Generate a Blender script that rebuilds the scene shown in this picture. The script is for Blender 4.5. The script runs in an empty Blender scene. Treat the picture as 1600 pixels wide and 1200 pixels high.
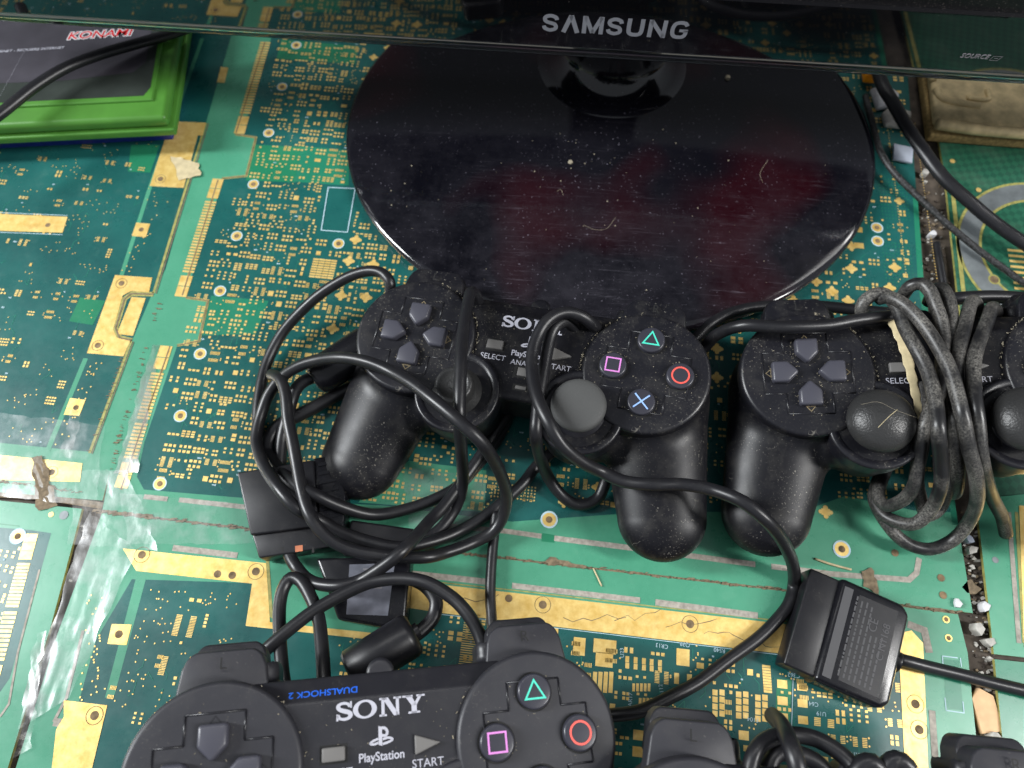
import bpy, bmesh, math, random
import numpy as np
from mathutils import Vector, Matrix

C = bpy.context.scene.collection
MM = 0.001
# ------------------------------------------------------------------ camera
FPX = 1109.0; TILT = math.radians(23.0); CAMH = 316.0
cam = bpy.data.cameras.new('camera'); camo = bpy.data.objects.new('camera', cam); C.objects.link(camo)
cam.sensor_width = 36.0; cam.lens = FPX / 1600.0 * 36.0
cam.clip_start = 0.01; cam.clip_end = 20.0
camo.location = (0, 0, CAMH * MM); camo.rotation_euler = (TILT, 0, 0)
cam.dof.use_dof = True; cam.dof.focus_distance = 0.282; cam.dof.aperture_fstop = 10.5
sc = bpy.context.scene; sc.camera = camo
# ------------------------------------------------------------------ room light
w = bpy.data.worlds.new("World"); sc.world = w; w.use_nodes = True
bg = w.node_tree.nodes['Background']; bg.inputs[0].default_value = (0.86, 0.92, 1.0, 1); bg.inputs[1].default_value = 0.40
# the room is lit over the viewer's side and dim behind the television
_t = w.node_tree; _g = _t.nodes.new('ShaderNodeTexCoord'); _s = _t.nodes.new('ShaderNodeSeparateXYZ'); _r = _t.nodes.new('ShaderNodeMapRange')
_r.inputs[1].default_value = 0.15; _r.inputs[2].default_value = 0.75; _r.inputs[3].default_value = 0.37; _r.inputs[4].default_value = 0.07
_t.links.new(_g.outputs['Generated'], _s.inputs[0]); _t.links.new(_s.outputs['Y'], _r.inputs[0]); _t.links.new(_r.outputs[0], bg.inputs[1])
def area(name, loc, target, sx, sy, power, col=(1, 0.99, 0.975)):
    l = bpy.data.lights.new(name, 'AREA'); l.shape = 'RECTANGLE'; l.size = sx; l.size_y = sy; l.energy = power; l.color = col
    o = bpy.data.objects.new(name, l); C.objects.link(o); o.location = loc
    d = Vector(target) - Vector(loc); o.rotation_euler = d.to_track_quat('-Z', 'Y').to_euler()
    return o
area('ceiling_lamp_right', (1.35, -0.30, 1.25), (0.02, 0.1, 0), 0.16, 0.9, 32)
area('ceiling_lamp_left', (-1.65, 0.25, 1.05), (0, 0.12, 0), 0.2, 1.0, 60, (0.95, 0.98, 1.0))
area('ceiling_lamp_back', (0.0, 0.85, 1.55), (0.0, 0.1, 0), 1.3, 0.14, 6)
sc.view_settings.view_transform = 'Standard'; sc.view_settings.look = 'None'
sc.view_settings.exposure = 0.12; sc.view_settings.gamma = 1.0; sc.view_settings.use_curve_mapping = False
sc.cycles.use_denoising = True
sc.cycles.max_bounces = 8; sc.cycles.transparent_max_bounces = 12
sc.cycles.caustics_reflective = False; sc.cycles.caustics_refractive = False

# ------------------------------------------------------------------ pixel of the photograph -> millimetres on the plane z
_ax = np.array([0, math.sin(TILT), -math.cos(TILT)]); _up = np.array([0, math.cos(TILT), math.sin(TILT)]); _rt = np.array([1.0, 0, 0])
_c = np.array([0, 0, CAMH])
def ray(px, py): return _ax + _rt * (px - 800) / FPX - _up * (py - 600) / FPX
def P(px, py, z=0.0):
    d = ray(px, py); return _c + d * ((z - CAMH) / d[2])
def P2(px, py, z=0.0): return P(px, py, z)[:2]

# ------------------------------------------------------------------ materials
def lin(r, g, b):
    f = lambda c: c / 12.92 if c <= 0.04045 else ((c + 0.055) / 1.055) ** 2.4
    return (f(r / 255), f(g / 255), f(b / 255), 1)
class N:
    def __init__(s, name):
        s.m = bpy.data.materials.new(name); s.m.use_nodes = True; s.t = s.m.node_tree
        s.b = s.t.nodes['Principled BSDF']; s.out = s.t.nodes['Material Output']
        s.co = s.t.nodes.new('ShaderNodeTexCoord').outputs['Object']
    def n(s, ty, **kw):
        x = s.t.nodes.new(ty)
        for k, v in kw.items(): setattr(x, k, v)
        return x
    def link(s, a, b): s.t.links.new(a, b)
    def mapping(s, scale=(1, 1, 1), rot=(0, 0, 0)):
        x = s.n('ShaderNodeMapping'); x.inputs['Scale'].default_value = scale; x.inputs['Rotation'].default_value = rot
        s.link(s.co, x.inputs['Vector']); return x.outputs[0]
    def noise(s, scale, detail=3, rough=0.55, vec=None):
        x = s.n('ShaderNodeTexNoise'); x.inputs['Scale'].default_value = scale; x.inputs['Detail'].default_value = detail
        x.inputs['Roughness'].default_value = rough; s.link(vec or s.co, x.inputs['Vector']); return x.outputs['Fac']
    def ramp(s, fac, lo, hi, c0=(0, 0, 0, 1), c1=(1, 1, 1, 1)):
        x = s.n('ShaderNodeValToRGB'); e = x.color_ramp.elements
        e[0].position = lo; e[1].position = hi; e[0].color = c0; e[1].color = c1
        s.link(fac, x.inputs[0]); return x.outputs[0]
    def mix(s, fac, a, b, mode='MIX'):
        x = s.n('ShaderNodeMix', data_type='RGBA', blend_type=mode)
        for sock, v in ((x.inputs[0], fac), (x.inputs[6], a), (x.inputs[7], b)):
            if hasattr(v, 'is_linked'): s.link(v, sock)
            else: sock.default_value = v
        return x.outputs[2]
    def math(s, op, a, b=0.0):
        x = s.n('ShaderNodeMath', operation=op)
        for sock, v in ((x.inputs[0], a), (x.inputs[1], b)):
            if hasattr(v, 'is_linked'): s.link(v, sock)
            else: sock.default_value = v
        return x.outputs[0]
    def bump(s, h, strength, dist=0.0002):
        x = s.n('ShaderNodeBump'); x.inputs['Strength'].default_value = strength; x.inputs['Distance'].default_value = dist
        s.link(h, x.inputs['Height']); s.link(x.outputs[0], s.b.inputs['Normal'])
    def set(s, **kw):
        for k, v in kw.items():
            sock = s.b.inputs[k.replace('_', ' ')]
            if hasattr(v, 'is_linked'): s.link(v, sock)
            else: sock.default_value = v
        return s.m
def plain(name, col, rough=0.5, metal=0.0, var=0.15, scale=300, ior=1.45):
    s = N(name); f = s.noise(scale)
    dark = tuple(c * (1 - var) for c in col[:3]) + (1,); lite = tuple(min(1, c * (1 + var)) for c in col[:3]) + (1,)
    return s.set(Base_Color=s.mix(s.ramp(f, 0.3, 0.7), dark, lite), Roughness=rough, Metallic=metal, IOR=ior)
def plastic(name, col, rough, dust=0.5, dustcol=lin(142, 138, 128), grain=0.25, ior=1.42, gscale=3500, gdist=0.00005):
    """scuffed plastic: fine grain, specks of dust and thin scratches"""
    s = N(name)
    specks = s.ramp(s.noise(1300, 2, 0.6), 0.69 - 0.04 * dust, 0.76 - 0.03 * dust)
    patch = s.ramp(s.noise(48, 4, 0.65), 0.48, 0.70)
    sp = s.math('MULTIPLY', specks, s.math('ADD', s.math('MULTIPLY', patch, 0.55 * dust), 0.05 * dust))
    sm = s.math('MULTIPLY', s.ramp(s.noise(110, 5, 0.7), 0.48, 0.8), 0.05 * dust)
    v = s.n('ShaderNodeTexVoronoi', feature='DISTANCE_TO_EDGE'); v.inputs['Scale'].default_value = 55
    wv = s.n('ShaderNodeTexNoise'); wv.inputs['Scale'].default_value = 90; s.link(s.co, wv.inputs['Vector'])
    wm = s.n('ShaderNodeMix', data_type='VECTOR'); wm.inputs[0].default_value = 0.03
    s.link(s.mapping((1, 0.35, 1), (0, 0, 0.6)), wm.inputs[4]); s.link(wv.outputs['Color'], wm.inputs[5]); s.link(wm.outputs[1], v.inputs['Vector'])
    scr = s.math('MULTIPLY', s.ramp(v.outputs['Distance'], 0.0, 0.006, (1, 1, 1, 1), (0, 0, 0, 1)), s.ramp(s.noise(130), 0.6, 0.66))
    fac = s.math('MAXIMUM', s.math('ADD', sp, sm), s.math('MULTIPLY', scr, 0.28 * dust))
    base = s.mix(fac, col, dustcol)
    s.bump(s.noise(gscale, 2), grain, gdist)
    return s.set(Base_Color=base, Roughness=s.math('ADD', s.math('MULTIPLY', s.noise(90, 4), 0.18), rough - 0.09), IOR=ior)
M = {}
M['shell'] = plastic('black_shell_plastic', (0.005, 0.005, 0.007, 1), 0.40, 1.6, ior=1.33)
M['shell_clean'] = plastic('grey_black_plastic', (0.015, 0.015, 0.019, 1), 0.40, 0.6)
M['plate'] = plastic('face_plastic', (0.008, 0.008, 0.011, 1), 0.33, 1.5)
M['plate_clean_sheen'] = plastic('face_plastic_clean_sheen', (0.021, 0.021, 0.026, 1), 0.46, 0.7)  # less dusty, lighter copy: broad ceiling sheen put into the base colour
M['button'] = plastic('button_plastic', (0.050, 0.050, 0.064, 1), 0.38, 0.3)
M['abutton'] = plastic('action_button_plastic', (0.030, 0.030, 0.040, 1), 0.33, 0.25)
M['greybtn'] = plastic('grey_rubber_button', (0.13, 0.125, 0.12, 1), 0.55, 0.5)
M['stick'] = plastic('stick_rubber', (0.060, 0.061, 0.060, 1), 0.62, 0.5, grain=0.6, gscale=1500, gdist=0.00015)
M['stick_shiny'] = plastic('worn_stick_rubber', (0.026, 0.026, 0.026, 1), 0.36, 0.6, grain=0.8, gscale=1300, gdist=0.0002)
M['well'] = plain('stick_well', (0.006, 0.006, 0.007, 1), 0.4)
M['cable'] = plastic('cable_rubber', (0.010, 0.010, 0.012, 1), 0.36, 0.6, grain=0.3)
M['cable_dirty'] = plastic('dusty_cable_rubber', (0.013, 0.013, 0.014, 1), 0.38, 3.0, lin(150, 144, 134), grain=0.5)
def caked():
    s = N('dust_caked_cable')
    a = s.ramp(s.noise(70, 3, 0.5), 0.40, 0.72); b = s.ramp(s.noise(1300, 3, 0.7), 0.38, 0.78)
    f = s.math('ADD', s.math('MULTIPLY', s.math('MULTIPLY', a, b), 0.80), s.math('MULTIPLY', a, 0.04))
    s.bump(s.noise(2200, 2), 0.15, 0.0001)
    return s.set(Base_Color=s.mix(f, (0.011, 0.011, 0.012, 1), lin(160, 156, 148)), Roughness=s.math('ADD', s.math('MULTIPLY', f, 0.5), 0.34), IOR=1.45)
M['cable_dirty'] = caked()
M['plug'] = plastic('plug_plastic', (0.007, 0.007, 0.009, 1), 0.36, 0.6)
M['plug_gloss'] = plastic('shiny_plug_plastic', (0.005, 0.005, 0.007, 1), 0.26, 0.5)
M['plug_strip'] = plastic('plug_grip_strip', (0.048, 0.048, 0.052, 1), 0.5, 0.4)
M['print'] = plain('grey_print', lin(168, 168, 178), 0.5, var=0.05)
M['print_dim'] = plain('dim_print', lin(120, 118, 122), 0.5, var=0.1)
M['blueprint'] = plain('blue_print', lin(35, 95, 205), 0.5)
M['teal'] = plain('teal_print', lin(70, 200, 175), 0.45, var=0.04)
M['pink'] = plain('pink_print', lin(200, 125, 195), 0.45, var=0.04)
M['red'] = plain('red_print', lin(225, 88, 78), 0.45, var=0.04)
M['sky'] = plain('blue_symbol_print', lin(140, 175, 230), 0.45, var=0.04)
M['engrave'] = plain('engraved_mark', (0.004, 0.004, 0.004, 1), 0.7)
M['ridge'] = plastic('ridge_plastic', (0.012, 0.012, 0.015, 1), 0.33, 0.5)
M['dust'] = plain('dust_crumbs', lin(140, 132, 114), 0.95, var=0.35, scale=900)
M['tan_dust'] = plain('tan_dust', lin(125, 112, 86), 0.95, var=0.3, scale=900)
# television
def stand_mat():
    s = N('smudged_gloss_black')
    wine = s.ramp(s.noise(11, 2), 0.54, 0.68)
    base = s.mix(wine, (0.003, 0.003, 0.005, 1), (0.014, 0.002, 0.004, 1))
    sp = s.ramp(s.noise(800, 2, 0.6), 0.675, 0.74); pt = s.ramp(s.noise(30, 4, 0.6), 0.40, 0.7)
    specks = s.math('MULTIPLY', sp, s.math('ADD', s.math('MULTIPLY', pt, 0.34), 0.08))
    # worn front: hazy scuffs plus grey ceiling sheen painted in, stronger towards the edge
    sx = s.n('ShaderNodeSeparateXYZ'); s.link(s.co, sx.inputs[0])
    front = s.n('ShaderNodeMapRange'); front.inputs[1].default_value = STAND_Y + 0.0; front.inputs[2].default_value = STAND_Y - 0.125; s.link(s.math('ADD', sx.outputs[1], s.math('MULTIPLY', s.math('SUBTRACT', s.noise(14, 4), 0.5), 0.16)), front.inputs[0])
    wear = s.math('ADD', s.math('MULTIPLY', front.outputs[0], 0.95), 0.05)
    haze_sheen = s.math('MULTIPLY', s.ramp(s.noise(30, 7, 0.75), 0.38, 0.80), 0.075)
    fac = None
    for rot, sc_ in ((0.5, (3, 60, 1)), (1.9, (2.5, 70, 1)), (-0.35, (3, 80, 1)), (1.2, (4, 55, 1))):
        n_ = s.math('MULTIPLY', s.ramp(s.noise(9, 5, 0.75, s.mapping(sc_, (0, 0, rot))), 0.60, 0.72), s.math('MULTIPLY', s.ramp(s.noise(22, 3), 0.42, 0.62), 0.20))
        fac = n_ if fac is None else s.math('MAXIMUM', fac, n_)
    f = s.math('ADD', specks, s.math('MULTIPLY', s.math('ADD', haze_sheen, fac), wear))
    return s.set(Base_Color=s.mix(f, base, lin(158, 154, 168)), Roughness=s.math('ADD', s.math('MULTIPLY', s.noise(40, 5, 0.7), 0.14), 0.03), IOR=1.55)
STAND_Y = 0.025
M['stand'] = stand_mat()
def bezel_mat():
    s = N('bezel_gloss_black')
    specks = s.math('MULTIPLY', s.ramp(s.noise(800, 2, 0.6), 0.71, 0.76), 0.35)
    return s.set(Base_Color=s.mix(specks, (0.004, 0.004, 0.005, 1), lin(160, 155, 150)), Roughness=0.035, IOR=2.25)
M['bezel'] = bezel_mat()
M['bezel_back'] = plain('tv_back_plastic', (0.012, 0.012, 0.013, 1), 0.5)
def acrylic():
    s = N('clear_acrylic_edge')
    return s.set(Base_Color=(0.85, 0.93, 0.95, 1), Roughness=0.02, IOR=1.49, Transmission_Weight=1.0)
M['acrylic'] = acrylic()
def dusty_screen():
    s = N('dusty_screen')
    f = s.ramp(s.noise(1500, 3, 0.7), 0.60, 0.72)
    return s.set(Base_Color=s.mix(f, (0.004, 0.004, 0.005, 1), lin(120, 112, 108)), Roughness=0.3)
M['screen'] = dusty_screen()
M['logo'] = plain('silver_letters', lin(152, 154, 162), 0.4, 0.3, 0.03)
# circuit boards
def mask(name, c0, c1, scale=26, rough=0.27):
    s = N(name)
    f = s.ramp(s.noise(scale, 4, 0.6), 0.3, 0.7)
    fine = s.ramp(s.noise(420, 2), 0.35, 0.7)
    base = s.mix(s.math('MULTIPLY', fine, 0.25), s.mix(f, c0, c1), c1)
    scuff = s.math('MULTIPLY', s.ramp(s.noise(45, 7, 0.75), 0.55, 0.85), 0.13)
    scr = s.math('MULTIPLY', s.ramp(s.noise(50, 5, 0.8, s.mapping((0.6, 11, 1), (0, 0, 0.9))), 0.64, 0.74), 0.10)
    base = s.mix(s.math('ADD', scuff, scr), base, lin(150, 175, 160))
    s.bump(s.noise(260, 3), 0.08, 0.0002)
    return s.set(Base_Color=base, Roughness=s.math('ADD', s.math('MULTIPLY', s.noise(70, 5, 0.7), 0.24), rough - 0.1), IOR=1.5)
M['mask_dark'] = mask('dark_green_solder_mask', lin(16, 70, 69), lin(30, 92, 87))
M['mask_mid'] = mask('green_solder_mask', lin(30, 108, 84), lin(38, 120, 92))
M['mask_light'] = mask('pale_green_solder_mask', lin(60, 130, 102), lin(78, 147, 118))
M['mask_vivid'] = mask('bright_green_solder_mask', lin(28, 106, 76), lin(38, 120, 86))
M['trace'] = plain('covered_copper_trace', lin(42, 122, 102), 0.3, var=0.1)
def gold():
    s = N('gold_plating')
    f = s.ramp(s.noise(240, 4, 0.65), 0.3, 0.72)
    base = s.mix(f, lin(217, 178, 94), lin(244, 214, 138))
    st = s.math('MULTIPLY', s.ramp(s.noise(95, 5, 0.7), 0.56, 0.70), 0.35)
    base = s.mix(st, base, lin(176, 134, 76))
    return s.set(Base_Color=base, Roughness=s.math('ADD', s.math('MULTIPLY', s.noise(300), 0.25), 0.24), Metallic=0.4)
M['gold'] = gold()
M['silk'] = plain('white_silkscreen', lin(168, 194, 204), 0.6, var=0.12)
M['hole'] = plain('drilled_hole', lin(112, 94, 70), 0.9, var=0.5)
M['slot'] = plain('dusty_routed_slot', lin(150, 144, 134), 0.8, var=0.3, scale=500)
M['fr4'] = plain('bare_laminate_edge', lin(142, 138, 76), 0.6, var=0.3, scale=400)
M['tin'] = plain('dull_tin_ring', lin(112, 118, 120), 0.45, 0.3, 0.22, 120)
M['grime'] = plain('brown_grime', lin(112, 98, 78), 0.9, var=0.4, scale=500)
def checker_mask():
    s = N('diamond_hatched_mask')
    c = s.n('ShaderNodeTexChecker'); c.inputs['Scale'].default_value = 330
    s.link(s.mapping((1, 1, 0), (0, 0, math.radians(38))), c.inputs['Vector'])
    c.inputs[1].default_value = lin(28, 78, 60); c.inputs[2].default_value = lin(36, 92, 70)
    return s.set(Base_Color=s.mix(s.math('MULTIPLY', s.ramp(s.noise(60, 5), 0.5, 0.8), 0.2), c.outputs[0], lin(120, 140, 120)), Roughness=0.35)
M['hatch'] = checker_mask()
def film(name, amt, col=(0.9, 0.93, 0.92, 1)):
    """crumpled clear packing tape"""
    s = N(name); tr = s.n('ShaderNodeBsdfTransparent'); gl = s.n('ShaderNodeBsdfGlossy'); df = s.n('ShaderNodeBsdfDiffuse')
    gl.inputs['Roughness'].default_value = 0.3; df.inputs['Color'].default_value = col
    b = s.n('ShaderNodeBump'); b.inputs['Strength'].default_value = 0.5; b.inputs['Distance'].default_value = 0.0008
    s.link(s.noise(75, 4, 0.5, s.mapping((1, 0.45, 1), (0, 0, 0.4))), b.inputs['Height'])
    s.link(b.outputs[0], gl.inputs['Normal'])
    m1 = s.n('ShaderNodeMixShader'); m1.inputs[0].default_value = 0.40; s.link(gl.outputs[0], m1.inputs[1]); s.link(df.outputs[0], m1.inputs[2])
    m2 = s.n('ShaderNodeMixShader'); fac = s.math('ADD', s.math('MULTIPLY', s.ramp(s.noise(48, 5, 0.6), 0.45, 0.80), amt), 0.05)
    s.link(fac, m2.inputs[0]); s.link(tr.outputs[0], m2.inputs[1]); s.link(m1.outputs[0], m2.inputs[2])
    s.link(m2.outputs[0], s.out.inputs['Surface']); return s.m
M['tape'] = film('clear_packing_tape', 0.34)
M['tape_grey'] = film('dirty_packing_tape', 0.7, lin(150, 146, 134))
# loose things
M['green'] = plain('green_case_plastic', lin(70, 122, 46), 0.38, var=0.08, scale=80)
M['bluecase'] = plain('blue_case_plastic', lin(28, 42, 120), 0.4)
M['cover'] = plain('dark_cover_paper', lin(58, 56, 62), 0.32, var=0.25, scale=40)
M['cover_low'] = plain('charcoal_cover_paper', lin(44, 50, 46), 0.35, var=0.2, scale=60)
M['white'] = plain('white_plastic', lin(196, 196, 198), 0.5, var=0.06)
M['dirtywhite'] = plain('dirty_white_plastic', lin(170, 167, 160), 0.7, var=0.25, scale=400)
M['greychip'] = plain('grey_rubber_tile', lin(168, 176, 190), 0.6, var=0.06)
M['beige'] = plain('beige_moulded_plastic', lin(196, 176, 132), 0.6, var=0.35, scale=110)
M['beige_dark'] = plain('rough_beige_edge', lin(140, 118, 74), 0.85, var=0.4, scale=600)
M['orange'] = plain('orange_plastic', lin(245, 150, 20), 0.4)
M['wood'] = plain('pale_cardboard', lin(205, 170, 130), 0.8, var=0.15, scale=200)
M['masking'] = plain('yellowed_masking_tape', lin(186, 172, 136), 0.8, var=0.18, scale=260)
M['crumb'] = plain('dark_crumb', lin(60, 52, 46), 0.8, var=0.4)
M['logored'] = plain('red_logo_print', lin(190, 30, 35), 0.4)
M['table'] = plain('dirty_tabletop', lin(70, 62, 54), 0.85, var=0.5, scale=150)
M['copper'] = plain('orange_brown_spot', lin(160, 96, 66), 0.7)
def braid():
    s = N('braided_sleeve'); c = s.n('ShaderNodeTexVoronoi'); c.inputs['Scale'].default_value = 900
    s.link(s.co, c.inputs['Vector'])
    return s.set(Base_Color=s.mix(s.ramp(c.outputs['Distance'], 0.2, 0.6), (0.045, 0.045, 0.047, 1), (0.006, 0.006, 0.006, 1)), Roughness=0.55)
M['braid'] = braid()

# ------------------------------------------------------------------ mesh helpers (millimetres in, metres out)
def mesh_from(name, verts, faces, smooth=True):
    me = bpy.data.meshes.new(name)
    me.from_pydata([tuple(float(c) * MM for c in v) for v in verts], [], [tuple(int(i) for i in f) for f in faces])
    me.update()
    if smooth: me.polygons.foreach_set('use_smooth', [True] * len(me.polygons))
    return me
def obj(name, me, mat, parent=None, loc=None, rotz=0.0):
    o = bpy.data.objects.new(name, me); C.objects.link(o)
    if mat is not None and not me.materials: me.materials.append(M[mat] if isinstance(mat, str) else mat)
    if parent: o.parent = parent
    if loc is not None: o.location = tuple(c * MM for c in loc)
    if rotz: o.rotation_euler = (0, 0, rotz)
    return o
def tag(o, label=None, cat=None, group=None, kind=None):
    if label: o['label'] = label
    if cat: o['category'] = cat
    if group: o['group'] = group
    if kind: o['kind'] = kind
    return o
def thing(name, label, cat, loc=(0, 0, 0), group=None, rot=None):
    o = bpy.data.objects.new(name, None); C.objects.link(o); o.empty_display_size = 0.01
    o.location = tuple(float(c) * MM for c in loc)
    if rot is not None: o.rotation_euler = rot
    return tag(o, label, cat, group)
class Geo:
    """collects faces into one mesh"""
    def __init__(s): s.v = []; s.f = []
    def add(s, vs, fs):
        k = len(s.v); s.v += [tuple(v) for v in vs]; s.f += [tuple(i + k for i in f) for f in fs]
    def poly(s, pts, z): s.add([(p[0], p[1], z) for p in pts], [tuple(range(len(pts)))])
    def rect(s, c, w, h, a, z):
        ca, sa = math.cos(a), math.sin(a)
        s.add([(c[0] + x * ca - y * sa, c[1] + x * sa + y * ca, z) for x, y in ((-w/2, -h/2), (w/2, -h/2), (w/2, h/2), (-w/2, h/2))], [(0, 1, 2, 3)])
    def disc(s, c, r, z, n=14):
        s.add([(c[0] + r * math.cos(2*math.pi*i/n), c[1] + r * math.sin(2*math.pi*i/n), z) for i in range(n)], [tuple(range(n))])
    def ring(s, c, r0, r1, z, n=24, a0=0.0, a1=2*math.pi):
        full = abs(a1 - a0 - 2*math.pi) < 1e-6; m = n if full else n + 1; vs = []; fs = []
        for i in range(m):
            a = a0 + (a1 - a0) * i / n
            vs += [(c[0] + r0*math.cos(a), c[1] + r0*math.sin(a), z), (c[0] + r1*math.cos(a), c[1] + r1*math.sin(a), z)]
        for i in range(n):
            j = (i + 1) % m; fs.append((2*i, 2*i+1, 2*j+1, 2*j))
        s.add(vs, fs)
    def prism(s, pts, z0, z1):
        n = len(pts); a = sum(pts[i][0]*pts[(i+1) % n][1] - pts[(i+1) % n][0]*pts[i][1] for i in range(n))
        if a < 0: pts = pts[::-1]
        s.add([(p[0], p[1], z0) for p in pts] + [(p[0], p[1], z1) for p in pts],
              [tuple(range(n))[::-1], tuple(range(n, 2*n))] + [(i, (i+1) % n, n + (i+1) % n, n + i) for i in range(n)])
    def ribbon(s, pts, wd, z, closed=False, z0=None):
        """flat stroke along a polyline, mitred; solid when z0 is given"""
        p = [np.array(q[:2], float) for q in pts]; n = len(p); L = []; R = []
        wl = wd if hasattr(wd, '__len__') else [wd] * n
        for i in range(n):
            a = p[(i-1) % n] if (closed or i > 0) else None; b = p[(i+1) % n] if (closed or i < n-1) else None
            d1 = (p[i]-a)/max(1e-9, np.linalg.norm(p[i]-a)) if a is not None else None
            d2 = (b-p[i])/max(1e-9, np.linalg.norm(b-p[i])) if b is not None else None
            if d1 is None: d1 = d2
            if d2 is None: d2 = d1
            n1 = np.array([-d1[1], d1[0]]); n2 = np.array([-d2[1], d2[0]]); m = n1 + n2; l = np.linalg.norm(m)
            m = n1 if l < 1e-6 else m / l
            k = wl[i] / 2 / max(0.35, float(m @ n1)); L.append(p[i] + m*k); R.append(p[i] - m*k)
        q = n if closed else n - 1
        if z0 is None:
            s.add([(x[0], x[1], z) for x in L + R], [(i, n+i, n+(i+1) % n, (i+1) % n) for i in range(q)])
        else:
            for i in range(q):
                j = (i+1) % n; s.prism([L[i], R[i], R[j], L[j]], z0, z)
    def build(s, name, mat, parent=None, smooth=False, **kw): return obj(name, mesh_from(name, s.v, s.f, smooth), mat, parent, **kw)
def bevel_prism(pts, z0, z1, bev, seg=3, sharp_angle=40):
    """extruded outline with rounded upper and vertical edges"""
    g = Geo(); g.prism([tuple(p) for p in pts], z0, z1)
    bm = bmesh.new(); vs = [bm.verts.new(v) for v in g.v]
    for f in g.f: bm.faces.new([vs[i] for i in f])
    bm.normal_update()
    bmesh.ops.bevel(bm, geom=[e for e in bm.edges], offset=bev, segments=seg, profile=0.5, affect='EDGES', clamp_overlap=True)
    return bm
def bm_mesh(bm, name, smooth=True):
    me = bpy.data.meshes.new(name); bmesh.ops.scale(bm, vec=(MM, MM, MM), verts=bm.verts); bm.to_mesh(me); bm.free()
    if smooth:
        me.polygons.foreach_set('use_smooth', [True] * len(me.polygons))
        me.set_sharp_from_angle(angle=math.radians(50))
    return me
def box(name, pts, z0, z1, bev, mat, parent=None, seg=3, **kw): return obj(name, bm_mesh(bevel_prism(pts, z0, z1, bev, seg), name), mat, parent, **kw)
def lathe_geo(profile, n=48, cx=0, cy=0):
    vs = []; fs = []; m = len(profile)
    for i in range(n):
        a = 2*math.pi*i/n
        for r, z in profile: vs.append((cx + r*math.cos(a), cy + r*math.sin(a), z))
    for i in range(n):
        j = (i+1) % n
        for k in range(m-1): fs.append((i*m+k, j*m+k, j*m+k+1, i*m+k+1))
    return vs, fs
def lathe(name, profile, mat, parent=None, n=48, cx=0, cy=0, **kw):
    me = mesh_from(name, *lathe_geo(profile, n, cx, cy)); me.set_sharp_from_angle(angle=math.radians(50))
    return obj(name, me, mat, parent, **kw)
def arc(cx, cz, r, a0, a1, n=6): return [(cx + r*math.cos(math.radians(a0+(a1-a0)*i/n)), cz + r*math.sin(math.radians(a0+(a1-a0)*i/n))) for i in range(n+1)]
def spline(pts, step=1.3):
    p = [np.array(q, float) for q in pts]; p = [2*p[0]-p[1]] + p + [2*p[-1]-p[-2]]; out = []
    for i in range(1, len(p)-2):
        a, b, c, d = p[i-1:i+3]; n = max(2, int(np.linalg.norm(c-b)/step))
        for k in range(n):
            t = k/n; out.append(0.5*((2*b)+(c-a)*t+(2*a-5*b+4*c-d)*t*t+(3*b-a-3*c+d)*t**3))
    out.append(p[-2]); return out
def tube_geo(path, r, n=12, flat=1.0):
    """round (or flattened) tube along a path, frames by parallel transport"""
    p = np.array(path); T = np.gradient(p, axis=0); T /= np.maximum(1e-9, np.linalg.norm(T, axis=1))[:, None]
    u = np.cross(T[0], [0, 0, 1]); u = np.array([1.0, 0, 0]) if np.linalg.norm(u) < 1e-3 else u/np.linalg.norm(u)
    rr = r if hasattr(r, '__len__') else [r]*len(p); vs = []; fs = []
    for i in range(len(p)):
        if flat != 1.0:
            h = np.cross(T[i], [0, 0, 1.0]); u = h/max(1e-6, np.linalg.norm(h))
        u = u - T[i]*(u @ T[i]); u /= np.linalg.norm(u); v = np.cross(u, T[i])
        for k in range(n):
            a = 2*math.pi*k/n; vs.append(p[i] + u*rr[i]*math.cos(a)*flat + v*rr[i]*math.sin(a))
    for i in range(len(p)-1):
        for k in range(n): fs.append((i*n+k, i*n+(k+1) % n, (i+1)*n+(k+1) % n, (i+1)*n+k))
    fs += [tuple(range(n))[::-1], tuple(range((len(p)-1)*n, len(p)*n))]
    return [tuple(x) for x in vs], fs
def cable(name, px, r, mat, parent=None, flat=1.0, smooth_z=True):
    pts = spline([P(x, y, z) for x, y, z in px]); vs, fs = tube_geo(pts, r, 12, flat)
    return obj(name, mesh_from(name, vs, fs), mat, parent)
def text_mesh(s, size, depth=0.0, offset=0.0, align='CENTER', shear=0.0, sx=1.0):
    cu = bpy.data.curves.new('t', 'FONT'); cu.body = s; cu.size = size; cu.align_x = align; cu.align_y = 'CENTER'; cu.extrude = depth; cu.offset = offset; cu.shear = shear; cu.resolution_u = 4
    o = bpy.data.objects.new('t', cu); C.objects.link(o); dg = bpy.context.evaluated_depsgraph_get(); dg.update()
    me = bpy.data.meshes.new_from_object(o.evaluated_get(dg))
    v = [(x.co.x*sx, x.co.y, x.co.z) for x in me.vertices]; f = [tuple(q.vertices) for q in me.polygons]
    bpy.data.objects.remove(o); bpy.data.curves.remove(cu); bpy.data.meshes.remove(me); return v, f
def put_text(g, s, size, c, z, ang=0.0, **kw):
    v, f = text_mesh(s, size, **kw); ca, sa = math.cos(ang), math.sin(ang)
    g.add([(c[0]+x*ca-y*sa, c[1]+x*sa+y*ca, z+q) for x, y, q in v], f)

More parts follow.
